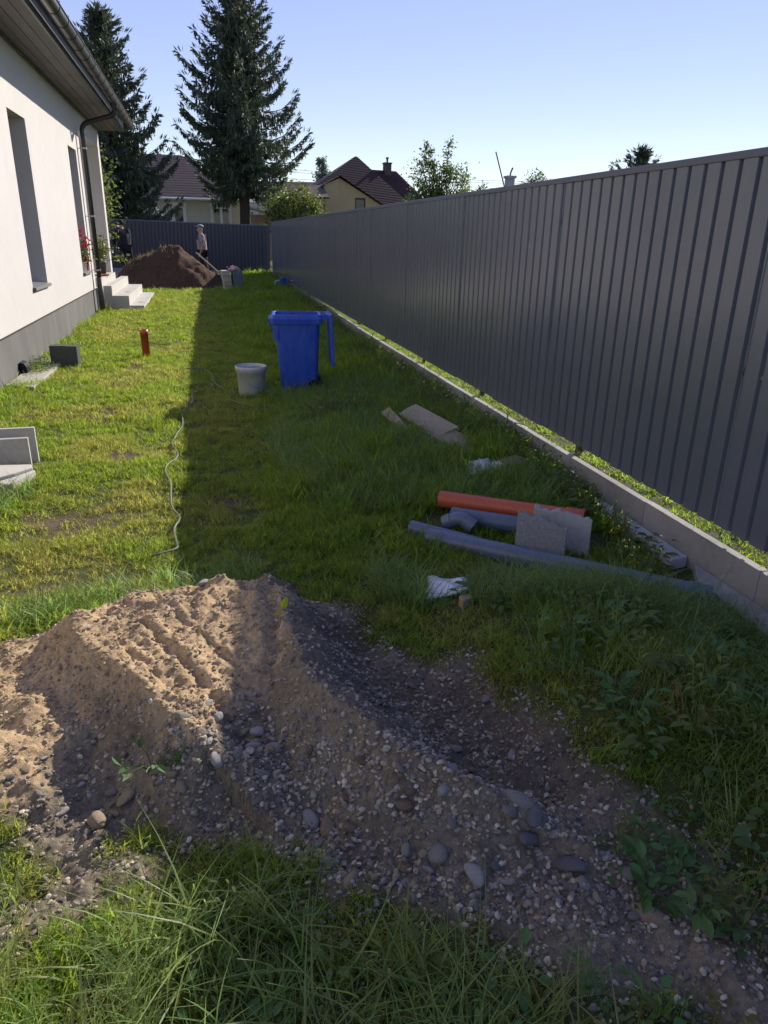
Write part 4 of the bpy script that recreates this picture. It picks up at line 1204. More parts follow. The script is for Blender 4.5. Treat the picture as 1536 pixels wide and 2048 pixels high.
roof_plane(rr_, (7.7, -.3, 4.60), (7.7, 6, 4.60), (8.9, -.3, 5.22), (8.9, 6, 5.22), 6)
obj('gable_roof', rr_, MT['tile2'], h2)
mr_ = MB()
yb = 5.0
def P3(x, y_, z): return (x, y_, z)
# main hipped roof behind, with a lower ridge stepping off to the right
roof_plane(mr_, (6.6, 2.2, 4.0), (15.0, 2.2, 3.2), (11.2, 6.5, 7.0), (11.35, 6.5, 7.0), 20)
roof_plane(mr_, (6.6, 11, 4.0), (6.6, 2.2, 4.0), (11.2, 6.51, 7.0), (11.2, 6.5, 7.0), 20)
roof_plane(mr_, (15.0, 2.2, 3.2), (15.0, 11, 3.2), (11.35, 6.5, 7.0), (11.35, 6.51, 7.0), 20)
roof_plane(mr_, (10.5, 3.2, 3.3), (16.6, 3.2, 3.3), (12.0, 6.6, 6.2), (14.3, 6.6, 6.15), 18)
roof_plane(mr_, (16.6, 3.2, 3.3), (16.6, 11, 3.3), (14.3, 6.6, 6.15), (14.3, 6.61, 6.15), 18)
ro_ = obj('roof', mr_, MT['tile2'], h2)
obj('rear_wall', MB().box((12.2, 3.6, -.2), (16.3, 10, 3.3)), MT['yellow'], h2)
ch = obj('chimney', MB().box((13.35, 6.2, 5.6), (13.85, 6.8, 6.6)).box((13.3, 6.15, 6.6), (13.9, 6.85, 6.68)), MT['tile'], ro_)
obj('flue', MB().tube([(13.6, 6.5, 6.68), (13.6, 6.5, 7.0)], .07, 8).tube([(13.6, 6.5, 6.92), (13.6, 6.5, 7.04)], .11, 8), MT['metal_d'], ch)
an = thing('house_annex', 'low yellow annex with a brown roof between the bush and yellow house', 'annex', (0, 48, 0))
obj('wall', MB().box((6.55, 0, -.2), (7.55, 3, 3.82)), MT['yellow'], an)
ar = MB(); roof_plane(ar, (5.7, -.3, 3.80), (7.85, -.3, 3.86), (6.9, 2.5, 4.6), (7.85, 2.5, 4.7), 8); obj('roof', ar, MT['tile'], an)
obj('gutter', MB().tube([(5.7, -.33, 3.76), (7.85, -.33, 3.82)], .05, 8), MT['tile2'], an)
h3 = thing('house', 'distant low house of which only a red brown roof shows', 'house', (0, 60, 0))
r3 = MB(); roof_plane(r3, (3.0, 0, 4.3), (11, 0, 4.4), (3.5, 4, 5.6), (10.5, 4, 5.7), 12); obj('roof', r3, MT['tile2'], h3)
obj('wall', MB().box((3.5, .3, -.2), (10.5, 7, 4.3)), MT['wall2'], h3)
# chimney seen over the side fence, with a leaning antenna pole
c1 = thing('neighbour_house', 'neighbouring roof with a pale chimney and bent black flue just above the fence', 'house', (16.45, 40, 0))
obj('chimney', MB().box((-.2, -.2, 2.9), (.2, .2, 4.72)).box((-.27, -.27, 4.72), (.27, .27, 4.84)), MT['concrete'], c1)
obj('flue', MB().tube([(.0, 0, 4.84), (.02, 0, 5.0), (.1, 0, 5.2), (.12, 0, 5.24)], .045, 8), MT['metal_d'], c1)
rn = MB(); roof_plane(rn, (-3, -3, 2.0), (4, -3, 2.0), (-3, 0.8, 3.6), (4, .8, 3.6), 10); roof_plane(rn, (4, 4.5, 2.0), (-3, 4.5, 2.0), (4, .8, 3.6), (-3, .8, 3.6), 10); obj('roof', rn, MT['tile'], c1)
obj('wall', MB().box((-2.7, -2.6, -.2), (3.7, 4.2, 2.1)), MT['wall2'], c1)
tag(obj('antenna_pole', MB().tube([(16.35, 39.5, 3.2), (15.35, 39.5, 5.92)], .035, 6), MT['metal_d']), 'thin dark pole slanting up left beside the pale chimney', 'pole')
for k, (z0, z1, lb_) in enumerate([(6.75, 6.3, 'upper of the thin overhead wires beside the chimney'), (6.55, 6.15, 'middle thin overhead wire beside the chimney'), (6.05, 5.8, 'lowest thin overhead wire beside the chimney')]):
    p0, p1 = Vector((-2, 62, 6.9 + z0 - 6.75)), Vector((34, 60, z1))
    tag(obj('overhead_wire', MB().tube([p0.lerp(p1, t) - Vector((0, 0, .5 * 4 * t * (1 - t))) for t in np.linspace(0, 1, 16)], .011, 5), MT['metal_d']), lb_, 'wire', 'overhead wires')


# ------------------------------------------------------------------ trees
def spruce(name, label, loc, Ht, rad_fn, seed, nbr, group, zlow=.14):
    r_ = random.Random(seed); q = np.random.default_rng(seed)
    t = thing(name, label, 'spruce', loc, group=group)
    tr = MB().tube([(0, 0, -.3), (.05, 0, Ht * .3), (-.03, .02, Ht * .65), (0, 0, Ht)], [.30, .22, .12, .02], 10)
    cards = []; faces = 0
    V = []; F = []

    def card(p, d, s, L, w):
        o = len(V); m = p + d * (L * .45)
        V.extend((p, m + s * w, p + d * L, m - s * w)); F.append((o, o + 1, o + 2, o + 3))
    for b in range(nbr):
        u = (b + r_.random()) / nbr
        z = Ht * (zlow + (1 - zlow) * (1 - (1 - u) ** 1.15)) * .985
        a = b * 2.39996 + r_.uniform(-.35, .35)
        rr = rad_fn(z / Ht) * r_.uniform(.62, 1.12)
        if r_.random() < .10: rr *= .5
        dirv = np.array([math.cos(a), math.sin(a), 0])
        n_ = max(5, int(rr / .16)); pts = []
        sag = r_.uniform(.20, .42) * (1 - z / Ht) + .02
        for i in range(n_ + 1):
            s = i / n_
            dz = rr * (-sag * math.sin(min(s * 1.25, 1) * PI * .5) + .55 * max(0, s - .62) ** 1.35 * 1.7 + .18 * s * (z / Ht))
            pts.append(np.array([dirv[0] * rr * s, dirv[1] * rr * s, z + dz]))
        tr.tube([tuple(p) for p in pts[:: max(1, n_ // 4)]] + [tuple(pts[-1])], [max(.006, .035 * (rr / 3) * (1 - .8 * k / 5)) for k in range(len(pts[:: max(1, n_ // 4)]) + 1)], 5, caps=False)
        sidev = np.array([-dirv[1], dirv[0], 0])
        dens = 16
        for i in range(1, n_ + 1):
            s = i / n_
            if s < .12: continue
            fan = (.10 + .42 * math.sin(min(1, s * 1.02) * PI)) * min(rr, 2.2) * .42
            for k in range(dens):
                sd = r_.uniform(-1, 1)
                p = pts[i - 1] + (pts[i] - pts[i - 1]) * r_.random() + sidev * sd * fan + np.array([0, 0, -abs(sd) * fan * .25])
                hang = r_.random()
                if hang < .62:
                    d = np.array([dirv[0] * .18 + r_.gauss(0, .16), dirv[1] * .18 + r_.gauss(0, .16), -1.0])
                    L = r_.uniform(.22, .62) * (.5 + .5 * min(1, rr / 2)) * (1 - .55 * s)
                else:
                    d = dirv * .75 + sidev * sd * .7 + np.array([0, 0, r_.uniform(-.15, .45)])
                    L = r_.uniform(.16, .34)
                d = d / np.linalg.norm(d)
                sv_ = np.cross(d, q.normal(size=3)); sv_ /= np.linalg.norm(sv_)
                card(p, d, sv_, L, .018 + L * r_.uniform(.05, .10))
                if r_.random() < .8:
                    for w_ in range(3):
                        pp = p + d * L * r_.uniform(.15, .8)
                        d2 = d + sv_ * r_.choice((-1, 1)) * .8 + q.normal(size=3) * .35; d2 /= np.linalg.norm(d2)
                        s2 = np.cross(d2, q.normal(size=3)); s2 /= np.linalg.norm(s2)
                        card(pp, d2, s2, L * .38, L * .06)
        # upturned tip
        for k in range(5):
            d = dirv * .5 + np.array([q.normal() * .2, q.normal() * .2, 1.0 - .5 * (z / Ht)]); d /= np.linalg.norm(d)
            s2 = np.cross(d, q.normal(size=3)); s2 /= np.linalg.norm(s2)
            card(pts[-1] - dirv * .06 * k, d, s2, .30, .03)
    for k in range(60):
        z = Ht * r_.uniform(.9, 1.0); d = np.array([q.normal() * .7, q.normal() * .7, 1.0]); d /= np.linalg.norm(d)
        s2 = np.cross(d, q.normal(size=3)); s2 /= np.linalg.norm(s2)
        card(np.array([q.normal() * .1, q.normal() * .1, z]), d, s2, .4, .04)
    obj('trunk', tr, MT['bark'], t, smooth=True)
    c = obj('crown', MB().add(V, F), MT['needle'], t)
    return t


def rad1(h):
    return 4.35 * max(0.02, (1 - h)) ** .56 * (1.0 if h > .38 else .74)


def rad2(h):
    return 4.0 * max(0.02, (1 - h)) ** .64 * (1.0 if h > .4 else .84)


spruce('spruce_tree', 'tall dark spruce with drooping boughs centred over the far fence', (2.13, 38, 0), 12.4, rad1, 11, 170, 'tall spruces behind the far fence', .30)
spruce('spruce_tree', 'narrower spruce rising behind the eaves of the white house', (-3.45, 36, 0), 10.0, rad2, 23, 150, 'tall spruces behind the far fence', .22)


def broad(name, label, cat, loc, ells, nleaf, size, mt, seed, trunk, group=None, asp=.55, extra=None):
    r_ = random.Random(seed)
    t = thing(name, label, cat, loc, group=group)
    mb_ = MB(); tr = MB()
    tr.tube(trunk[0], trunk[1], 8)
    tot = sum(e[6] if len(e) > 6 else e[3] * e[4] * e[5] for e in ells)
    for e in ells:
        k = int(nleaf * (e[6] if len(e) > 6 else e[3] * e[4] * e[5]) / tot)
        c = Vector(e[:3])
        # clumps along limbs
        base = Vector(trunk[0][min(1, len(trunk[0]) - 1)])
        nb = max(3, k // 55)
        for j in range(nb):
            d = Vector((r_.gauss(0, 1), r_.gauss(0, 1), r_.gauss(0, 1))).normalized() * r_.uniform(.35, 1.0) ** .5
            p = c + Vector((d.x * e[3], d.y * e[4], d.z * e[5]))
            tr.tube([base.lerp(c, .6), base.lerp(p, .75) + Vector((0, 0, -.1)), p], [.035, .018, .006], 5, caps=False)
            sp_ = min(e[3], e[5]) * r_.uniform(.14, .34)
            for q_ in range(k // nb):
                w = Vector((r_.gauss(0, sp_), r_.gauss(0, sp_), r_.gauss(0, sp_ * 1.15)))
                leaf_cards(mb_, [p + w], size, r_, asp=asp)
    obj('trunk', tr, MT['bark'], t, smooth=True); obj('crown', mb_, mt, t)
    return t


broad('fruit_tree', 'airy green fruit tree over the side fence right of the yellow house', 'tree', (10.75, 34, 0),
      [(-.5, 0, 4.1, .85, .8, 1.05), (.35, 0, 3.9, .8, .8, .9), (-.6, 0, 5.1, .38, .4, .75), (.25, 0, 5.0, .4, .4, .65), (.95, 0, 3.4, .55, .6, .75), (-1.0, 0, 3.1, .7, .7, .6)], 5200, .13, MT['leaf'], 31,
      ([(0, 0, -.2), (0, 0, 2.2), (-.3, 0, 4.2)], [.14, .10, .03]), 'small trees beyond the fences')
broad('garden_bush', 'sunlit round bush behind the fence corner below the spruce', 'bush', (4.25, 36, 0), [(0, 0, 2.5, 1.25, 1.0, 1.1), (.5, 0, 3.0, .7, .7, .6), (-.4, 0, 2.7, .7, .7, .6)], 5200, .13, MT['leaf_y'], 33,
      ([(0, 0, -.2), (0, 0, 1.5), (0, 0, 2.6)], [.09, .07, .03]), asp=.6)
broad('poplar_tree', 'slim pale grey green poplar far behind the roofs', 'tree', (11.7, 75, 0), [(0, 0, 6.3, .75, .7, 1.9), (0, 0, 7.7, .5, .5, 1.2)], 2600, .22, MT['leaf_g'], 35, ([(0, 0, 0), (0, 0, 4), (0, 0, 8.6)], [.2, .15, .03]))
broad('young_tree', 'small leafy treetop peeping over the side fence right of the chimney', 'tree', (18.1, 40, 0), [(0, 0, 4.6, .65, .6, .6), (-.3, 0, 4.2, .7, .6, .5), (.5, 0, 4.2, .5, .5, .4)], 1300, .14, MT['leaf'], 37, ([(0, 0, 0), (0, 0, 2.5), (0, 0, 4.6)], [.1, .08, .02]), 'small trees beyond the fences')
broad('leafy_bush', 'low scrubby treetop just above the fence left of the chimney', 'bush', (14.0, 38, 0), [(0, 0, 3.7, .8, .6, .45), (1.2, 0, 3.75, .4, .4, .35)], 700, .12, MT['leaf'], 39, ([(0, 0, 0), (0, 0, 2.0), (0, 0, 3.7)], [.08, .06, .02]))
t3 = spruce('spruce_tree', 'blue spruce tip just clearing the top of the side fence', (24.2, 40, 0), 6.5, lambda h: 5.2 * (1 - h) ** .8, 47, 60, None, .3)


# ------------------------------------------------------------------ instanced ground cover
def scatter(name, pts, rot, scl, idx_, tint, variants, label=None, cat=None, parent=None):
    me = bpy.data.meshes.new(name)
    n_ = len(pts)
    me.vertices.add(n_); me.vertices.foreach_set('co', np.asarray(pts, np.float32).ravel())
    for nm, ty, data in (('rot', 'FLOAT_VECTOR', rot), ('scl', 'FLOAT_VECTOR', scl), ('pick', 'INT', idx_), ('tint', 'FLOAT', tint)):
        a = me.attributes.new(nm, ty, 'POINT')
        a.data.foreach_set('vector' if ty == 'FLOAT_VECTOR' else 'value', np.asarray(data, np.int32 if ty == 'INT' else np.float32).ravel())
    o = link(bpy.data.objects.new(name, me), parent)
    src = bpy.data.collections.new(name + '_source')
    for i, m in enumerate(variants):
        src.objects.link(bpy.data.objects.new('%s_variety_%02d' % (name, i), m))
    ng = bpy.data.node_groups.new(name, 'GeometryNodeTree')
    ng.interface.new_socket('Geometry', in_out='INPUT', socket_type='NodeSocketGeometry')
    ng.interface.new_socket('Geometry', in_out='OUTPUT', socket_type='NodeSocketGeometry')
    N = ng.nodes; Lk = ng.links
    gi = N.new('NodeGroupInput'); go_ = N.new('NodeGroupOutput')
    ci = N.new('GeometryNodeCollectionInfo'); ci.inputs['Collection'].default_value = src
    ci.inputs['Separate Children'].default_value = True; ci.inputs['Reset Children'].default_value = True
    ip = N.new('GeometryNodeInstanceOnPoints'); ip.inputs['Pick Instance'].default_value = True
    for nm, ty, sock in (('rot', 'FLOAT_VECTOR', 'Rotation'), ('scl', 'FLOAT_VECTOR', 'Scale'), ('pick', 'INT', 'Instance Index')):
        na = N.new('GeometryNodeInputNamedAttribute'); na.data_type = ty; na.inputs['Name'].default_value = nm
        Lk.new(na.outputs['Attribute'], ip.inputs[sock])
    Lk.new(gi.outputs[0], ip.inputs['Points']); Lk.new(ci.outputs[0], ip.inputs['Instance']); Lk.new(ip.outputs[0], go_.inputs[0])
    md = o.modifiers.new('scatter', 'NODES'); md.node_group = ng
    o['kind'] = 'stuff'
    if label: o['label'] = label; o['category'] = cat
    return o


def tuft(n, rad, h0, h1, w, bend, mt, seed, seg=3):
    r_ = random.Random(seed); mb_ = MB()
    for i in range(n):
        a = r_.uniform(0, 2 * PI); rr = rad * math.sqrt(r_.random())
        bx, by = rr * math.cos(a), rr * math.sin(a)
        h = r_.uniform(h0, h1); d = r_.uniform(0, 2 * PI); bn_ = r_.uniform(.3, 1) * bend * h
        wv = w * r_.uniform(.7, 1.3); sx, sy = -math.sin(d), math.cos(d)
        vs = []
        for k in range(seg + 1):
            t = k / seg
            hh = h * (t - .25 * bend * t * t); off = bn_ * t * t
            ww = wv * (1 - t ** 1.5) * .5 + .0003
            cx, cy = bx + math.cos(d) * off, by + math.sin(d) * off
            tw = .3 * t
            vs += [(cx + sx * ww, cy + sy * ww, hh - .01), (cx - sx * ww, cy - sy * ww, hh - .01 + ww * tw)]
        mb_.add(vs, [(2 * k, 2 * k + 1, 2 * k + 3, 2 * k + 2) for k in range(seg)])
    return mb_.mesh('tuft', mt, smooth=True)


def weed_mesh(n, rad, h, L, mt, seed, asp=.55):
    r_ = random.Random(seed); mb_ = MB()
    for i in range(n):
        a = r_.uniform(0, 2 * PI); rr = rad * math.sqrt(r_.random()); z = h * r_.uniform(.25, 1)
        p = Vector((rr * math.cos(a), rr * math.sin(a), z))
        b0 = Vector((rr * .35 * math.cos(a), rr * .35 * math.sin(a), -.01))
        d = Vector((math.cos(a + r_.gauss(0, .6)), math.sin(a + r_.gauss(0, .6)), r_.uniform(-.25, .45))).normalized()
        s = d.cross(Vector((0, 0, 1))).normalized(); l_ = L * r_.uniform(.6, 1.25); w = l_ * asp * .5
        up = s.cross(d)
        mb_.add([p, p + d * l_ * .3 + s * w * .9 + up * w * .35, p + d * l_ * .65 + s * w * .8 + up * w * .2, p + d * l_ - up * l_ * .15, p + d * l_ * .65 - s * w * .8 + up * w * .2, p + d * l_ * .3 - s * w * .9 + up * w * .35, p + d * l_ * .5],
                [(0, 1, 6), (1, 2, 6), (2, 3, 6), (3, 4, 6), (4, 5, 6), (5, 0, 6)])
        st_ = .0012
        mb_.add([b0 + s * st_, b0 - s * st_, p - s * st_, p + s * st_], [(0, 1, 2, 3)])
    return mb_.mesh('weed', mt, smooth=True)


def jitter_pts(x0, x1, y0, y1, dens):
    n_ = int((x1 - x0) * (y1 - y0) * dens)
    return RNG.uniform(x0, x1, n_), RNG.uniform(y0, y1, n_)


def finish(x, y, s, tilt=.25, lift=0.0):
    n_ = len(x)
    z = height(x, y) + lift
    rot = np.stack([RNG.normal(0, tilt, n_), RNG.normal(0, tilt, n_), RNG.uniform(0, 2 * PI, n_)], 1)
    return np.stack([x, y, z], 1), rot


OBST = [(-2.2, 17.5, -1.32, 21.7), (.82, 8.16, 1.2, 8.52), (.32, 8.11, .59, 8.37), (-1.99, 10.33, -1.69, 10.5), (-1.95, 5.78, -1.35, 5.95), (-1.95, 5.25, -1.33, 5.61), (1.87, 4.84, 2.09, 5.0), (.96, 2.93, 1.25, 3.27), (1.05, 2.74, 1.15, 2.9), (1.2, 2.84, 1.4, 2.98), (1.8, 5.5, 2.08, 6.5), (2.33, 1.9, 2.56, 3.15), (2.43, 3.15, 2.56, 4.2)]


def clear(x, y):
    ok = np.ones(len(x), bool)
    for a, b, c, d in OBST: ok &= ~((x > a) & (x < c) & (y > b) & (y < d))
    for a, b, w in (((1.13, 3.93), (2.4, 2.72), .15), ((1.4, 4.1), (2.17, 3.65), .16), ((2.0, 5.55), (2.06, 5.0), .06), ((2.05, 4.9), (2.36, 5.0), .10)):
        ok &= seg_dist(np.asarray(x), np.asarray(y), a, b)[0] > w
    return ok


# --- lawn
LX, LY = [], []
for x0, x1, y0, y1, dn in [(-2.24, 2.55, .75, 4.2, 2300), (-2.24, 2.55, 4.2, 7, 1900), (-2.24, 2.55, 7, 12, 1100), (-2.24, 2.55, 12, 19, 560), (-2.3, 2.55, 19, 30, 330)]:
    a, b = jitter_pts(x0, x1, y0, y1, dn); LX.append(a); LY.append(b)
x = np.concatenate(LX); y = np.concatenate(LY)
keep = clear(x, y)
sd = np.full(len(x), 9.0); nr = y < 4.2; sd[nr] = soil_sd(x[nr], y[nr])
keep &= sd > RNG.uniform(-.03, .05, len(x))
bb_ = bare(x, y) + .3 * fbm(x, y, .25, 2, 81)
keep &= bb_ < RNG.uniform(.38, 1.15, len(x))
clump = fbm(x, y, .11, 2, 131)
keep &= ~((y < 1.5) & (x > -.1) & (RNG.random(len(x)) < .6))
keep &= RNG.random(len(x)) < .30 + .75 * sstep(-.28, .22, clump)
x, y, sd, clump = x[keep], y[keep], sd[keep], clump[keep]
bb_ = bb_[keep]
shade_side = sstep(.15, .9, x - .10 * fbm(x, y, .6, 2, 7))
lush = np.clip(shade_side * sstep(3.2, 3.9, y) + .9 * np.exp(-((y - 3.15) / .25) ** 2) * (x < .2) + .5 * sstep(-1.9, -2.2, x) + .35 * (x < -1.2) * (y < 5), 0, 1)
patch = fbm(x, y, .45, 3, 51)
patch = np.clip(.5 + patch * 1.3, 0, 1)
grow = np.where(y < 7, 1.0, np.where(y < 12, 1.25, np.where(y < 19, 1.6, 2.0)))
s = grow * (.75 + .9 * lush * (.6 + .8 * patch)) * RNG.uniform(.6, 1.4, len(x)) * (.8 + .7 * np.clip(clump + .3, 0, 1))
zs_ = s * (.85 + .35 * patch) * np.where(y > 12, .75, 1)
dry = np.clip((1 - lush) * (.10 + .6 * sstep(.45, .8, fbm(x, y, .5, 3, 58) + .5 + .5 * np.clip(bb_, 0, 1)) + .3 * ((x < 0) & (y < 5.2)) * sstep(.35, .7, fbm(x, y, .35, 2, 59) + .5)) + RNG.normal(0, .10, len(x)), 0, 1)
dry = np.where(RNG.random(len(x)) < .05, .9, dry)
dry = np.maximum(dry, .35 * np.exp(-((x - .05) / .4) ** 2) * (y > 3.6) * (.4 + .8 * patch))
dry = dry * (1 - .55 * shade_side * (y > 3.4))
P_, Rr = finish(x, y, s)
TL = [tuft(16, .045, .025, .065, .0045, .9, MT['blade'], i) for i in range(5)]
scatter('lawn_grass', P_, Rr, np.stack([s, s, zs_], 1), RNG.integers(0, 5, len(x)), dry, TL, 'short trodden lawn grass covering the yard', 'grass')

# --- long grass
spots = []
def ln(poly, n_, s0, s1): spots.append((poly, n_, s0, s1))
ln([(-2.2, 2.95), (-.93, 2.98), (-.55, 3.14), (-.11, 3.26), (.2, 3.42), (.2, 3.62), (-.3, 3.55), (-1.0, 3.28), (-2.2, 3.25)], 330, .7, 1.15)      # behind the sand
ln([(-1.6, .8), (-.2, .8), (-.25, 1.35), (-.36, 1.45), (-.45, 1.4), (-.7, 1.75), (-1.5, 1.95)], 420, .5, 1.0)                                     # bottom left
ln([(-.3, .8), (.75, .85), (.6, 1.12), (.2, 1.30), (.05, 1.45), (-.3, 1.5)], 200, .5, 1.2)
ln([(.8, 3.4), (2.45, 2.75), (2.45, 2.3), (1.9, 2.3), (1.2, 2.75), (.75, 3.1)], 1000, .5, 1.2)                                                  # below the pipes
ln([(.65, 4.4), (2.4, 4.0), (2.5, 7.9), (.9, 7.9), (.45, 6.0), (.55, 5.0)], 3600, .45, 1.15)
ln([(.75, 7.6), (1.9, 7.6), (2.3, 8.4), (1.35, 8.5), (1.2, 8.1), (.8, 8.12), (.6, 8.0)], 260, .8, 1.3)
ln([(1.3, 8.6), (2.5, 8.3), (2.5, 22), (1.2, 22)], 1500, .6, 1.1)
ln([(-2.24, 5.95), (-1.7, 5.95), (-2.05, 8.8), (-2.24, 9)], 90, .5, .8)
ln([(-2.24, 4.2), (-1.3, 4.6), (-1.25, 5.2), (-2.24, 5.2)], 220, .7, 1.0)
ln([(-2.24, 10.3), (-2.0, 10.5), (-2.1, 17.4), (-2.24, 17.4)], 160, .5, .9)
ln([(1.2, 2.6), (2.3, 2.4), (2.1, 1.0), (1.4, 1.1)], 260, .45, .9)
GXs, GYs, GSs = [], [], []
for poly, n_, s0, s1 in spots:
    px = [p[0] for p in poly]; py = [p[1] for p in poly]
    a = RNG.uniform(min(px), max(px), n_ * 6); b_ = RNG.uniform(min(py), max(py), n_ * 6)
    i_ = np.where((poly_sd(a, b_, poly) < 0) & clear(a, b_))[0][:n_]
    GXs.append(a[i_]); GYs.append(b_[i_]); GSs.append(RNG.uniform(s0, s1, len(i_)))
x = np.concatenate(GXs); y = np.concatenate(GYs); s = np.concatenate(GSs)
P_, Rr = finish(x, y, s, .2)
TT = [tuft(13, .05, .09, .22, .0058, .95, MT['blade_d'], 40 + i, 5) for i in range(5)] + [tuft(9, .07, .10, .26, .0045, 1.25, MT['blade_d'], 50 + i, 5) for i in range(3)]
scatter('long_grass', P_, Rr, np.stack([s, s, s], 1), RNG.integers(0, 8, len(x)), np.clip(RNG.normal(.10, .16, len(x)) + .35 * (y < 2) * RNG.random(len(x)), 0, 1), TT, 'tufts of longer uncut grass round the heap, pipes and kerb', 'grass')

# --- broad leaved weeds
spots = []
ln([(1.15, 2.5), (1.6, 2.6), (2.3, 2.3), (2.2, .9), (1.4, 1.05), (1.3, 1.4), (1.15, 1.8)], 210, .5, 1.15)
ln([(1.0, 3.3), (2.3, 2.7), (2.3, 2.4), (1.2, 2.7)], 120, .6, 1.0)
ln([(2.25, 2.9), (2.54, 2.9), (2.54, 14), (2.3, 14), (2.25, 8)], 640, .8, 1.35)
ln([(2.3, 14), (2.54, 14), (2.54, 28), (2.35, 28)], 260, 1.1, 1.8)
ln([(-.1, 1.5), (.25, 1.35), (.7, 1.1), (1.1, .85), (.5, .8), (-.3, 1.0)], 45, .5, .9)
ln([(.8, 6.6), (1.7, 6.9), (1.6, 7.7), (1.1, 7.8)], 90, .9, 1.3)
ln([(.95, 1.35), (1.2, 1.5), (1.35, 1.15), (1.1, 1.0)], 30, .5, .9)
ln([(-2.2, 9.6), (-1.9, 9.7), (-2.0, 10.5), (-2.24, 10.5)], 40, .7, 1.1)
GXs, GYs, GSs = [], [], []
for poly, n_, s0, s1 in spots:
    px = [p[0] for p in poly]; py = [p[1] for p in poly]
    a = RNG.uniform(min(px), max(px), n_ * 8); b_ = RNG.uniform(min(py), max(py), n_ * 8)
    i_ = np.where((poly_sd(a, b_, poly) < 0) & clear(a, b_))[0][:n_]
    GXs.append(a[i_]); GYs.append(b_[i_]); GSs.append(RNG.uniform(s0, s1, len(i_)))
x = np.concatenate(GXs); y = np.concatenate(GYs); s = np.concatenate(GSs)
P_, Rr = finish(x, y, s, .2)
WV = [weed_mesh(10, .075, .10, .05, MT['weed'], 60, .62), weed_mesh(14, .08, .14, .055, MT['weed2'], 61, .26), weed_mesh(20, .07, .05, .020, MT['weed'], 62, .9),
      weed_mesh(8, .06, .13, .062, MT['weed2'], 63, .5), weed_mesh(16, .09, .18, .035, MT['weed'], 64, .35), weed_mesh(7, .07, .06, .040, MT['weed'], 65, .75)]
scatter('ground_weeds', P_, Rr, np.stack([s, s, s], 1), RNG.integers(0, 6, len(x)), np.clip(RNG.normal(.2, .35, len(x)), 0, 1), WV, 'broad leaved weeds on the right bank and along the kerb', 'weeds')

# --- grass behind the kerb, lit under the fence
x, y = jitter_pts(KX + .065, KX + .75, 2.0, 30.2, 260)
s = RNG.uniform(.55, .95, len(x)); s = np.where(x > FX + .05, s * 1.3, s)
P_, Rr = finish(x, y, s)
scatter('verge_grass', P_, Rr, np.stack([s * 1.3, s * 1.3, s], 1), RNG.integers(0, 5, len(x)), np.clip(RNG.normal(.05, .1, len(x)), 0, 1), TL, 'strip of bright grass between the kerb and the fence sheets', 'grass')

# ------------------------------------------------------------------ stones
def pebble_mesh(mt, seed, sub=2):
    import bmesh
    bm = bmesh.new(); bmesh.ops.create_icosphere(bm, subdivisions=sub, radius=1)
    r_ = np.random.default_rng(seed)
    ax = np.array([1, r_.uniform(.65, .95), r_.uniform(.42, .72)])
    ks = r_.normal(size=(5, 3)) * 1.4; ph = r_.uniform(0, 6, 5)
    fl = r_.normal(size=(6, 3)); fl /= np.linalg.norm(fl, axis=1)[:, None]; fd = r_.uniform(.68, .92, 6)
    for v in bm.verts:
        c = np.array(v.co); d = 1 + sum(.075 * math.sin(float(k @ c) + p) for k, p in zip(ks, ph))
        for fn, fo in zip(fl, fd):
            q = float(fn @ c) * d
            if q > fo: d *= (fo + .18 * (q - fo)) / q
        v.co = Vector(c * ax * d)
    me = bpy.data.meshes.new('pebble'); bm.to_mesh(me); bm.free()
    me.materials.append(mt)
    if sub > 1: me.polygons.foreach_set('use_smooth', [True] * len(me.polygons))
    return me


PM = {k: [pebble_mesh(MT['peb_' + k], 100 + i + 7 * j, 3) for i in range(3)] for j, k in enumerate(PEB)}


def stone(x, y, r, kind, label, group=None, rz=None, el=1.0, name='pebble', v=None):
    m = PM[kind][random.randrange(3) if v is None else v]
    o = bpy.data.objects.new(name, m); COL.objects.link(o)
    o.location = (x, y, H1(x, y) + r * .16)
    o.scale = (r * el, r, r)
    o.rotation_euler = (random.uniform(-.4, .4), random.uniform(-.4, .4), random.uniform(0, 6.28) if rz is None else rz)
    return tag(o, label, 'stone', group)


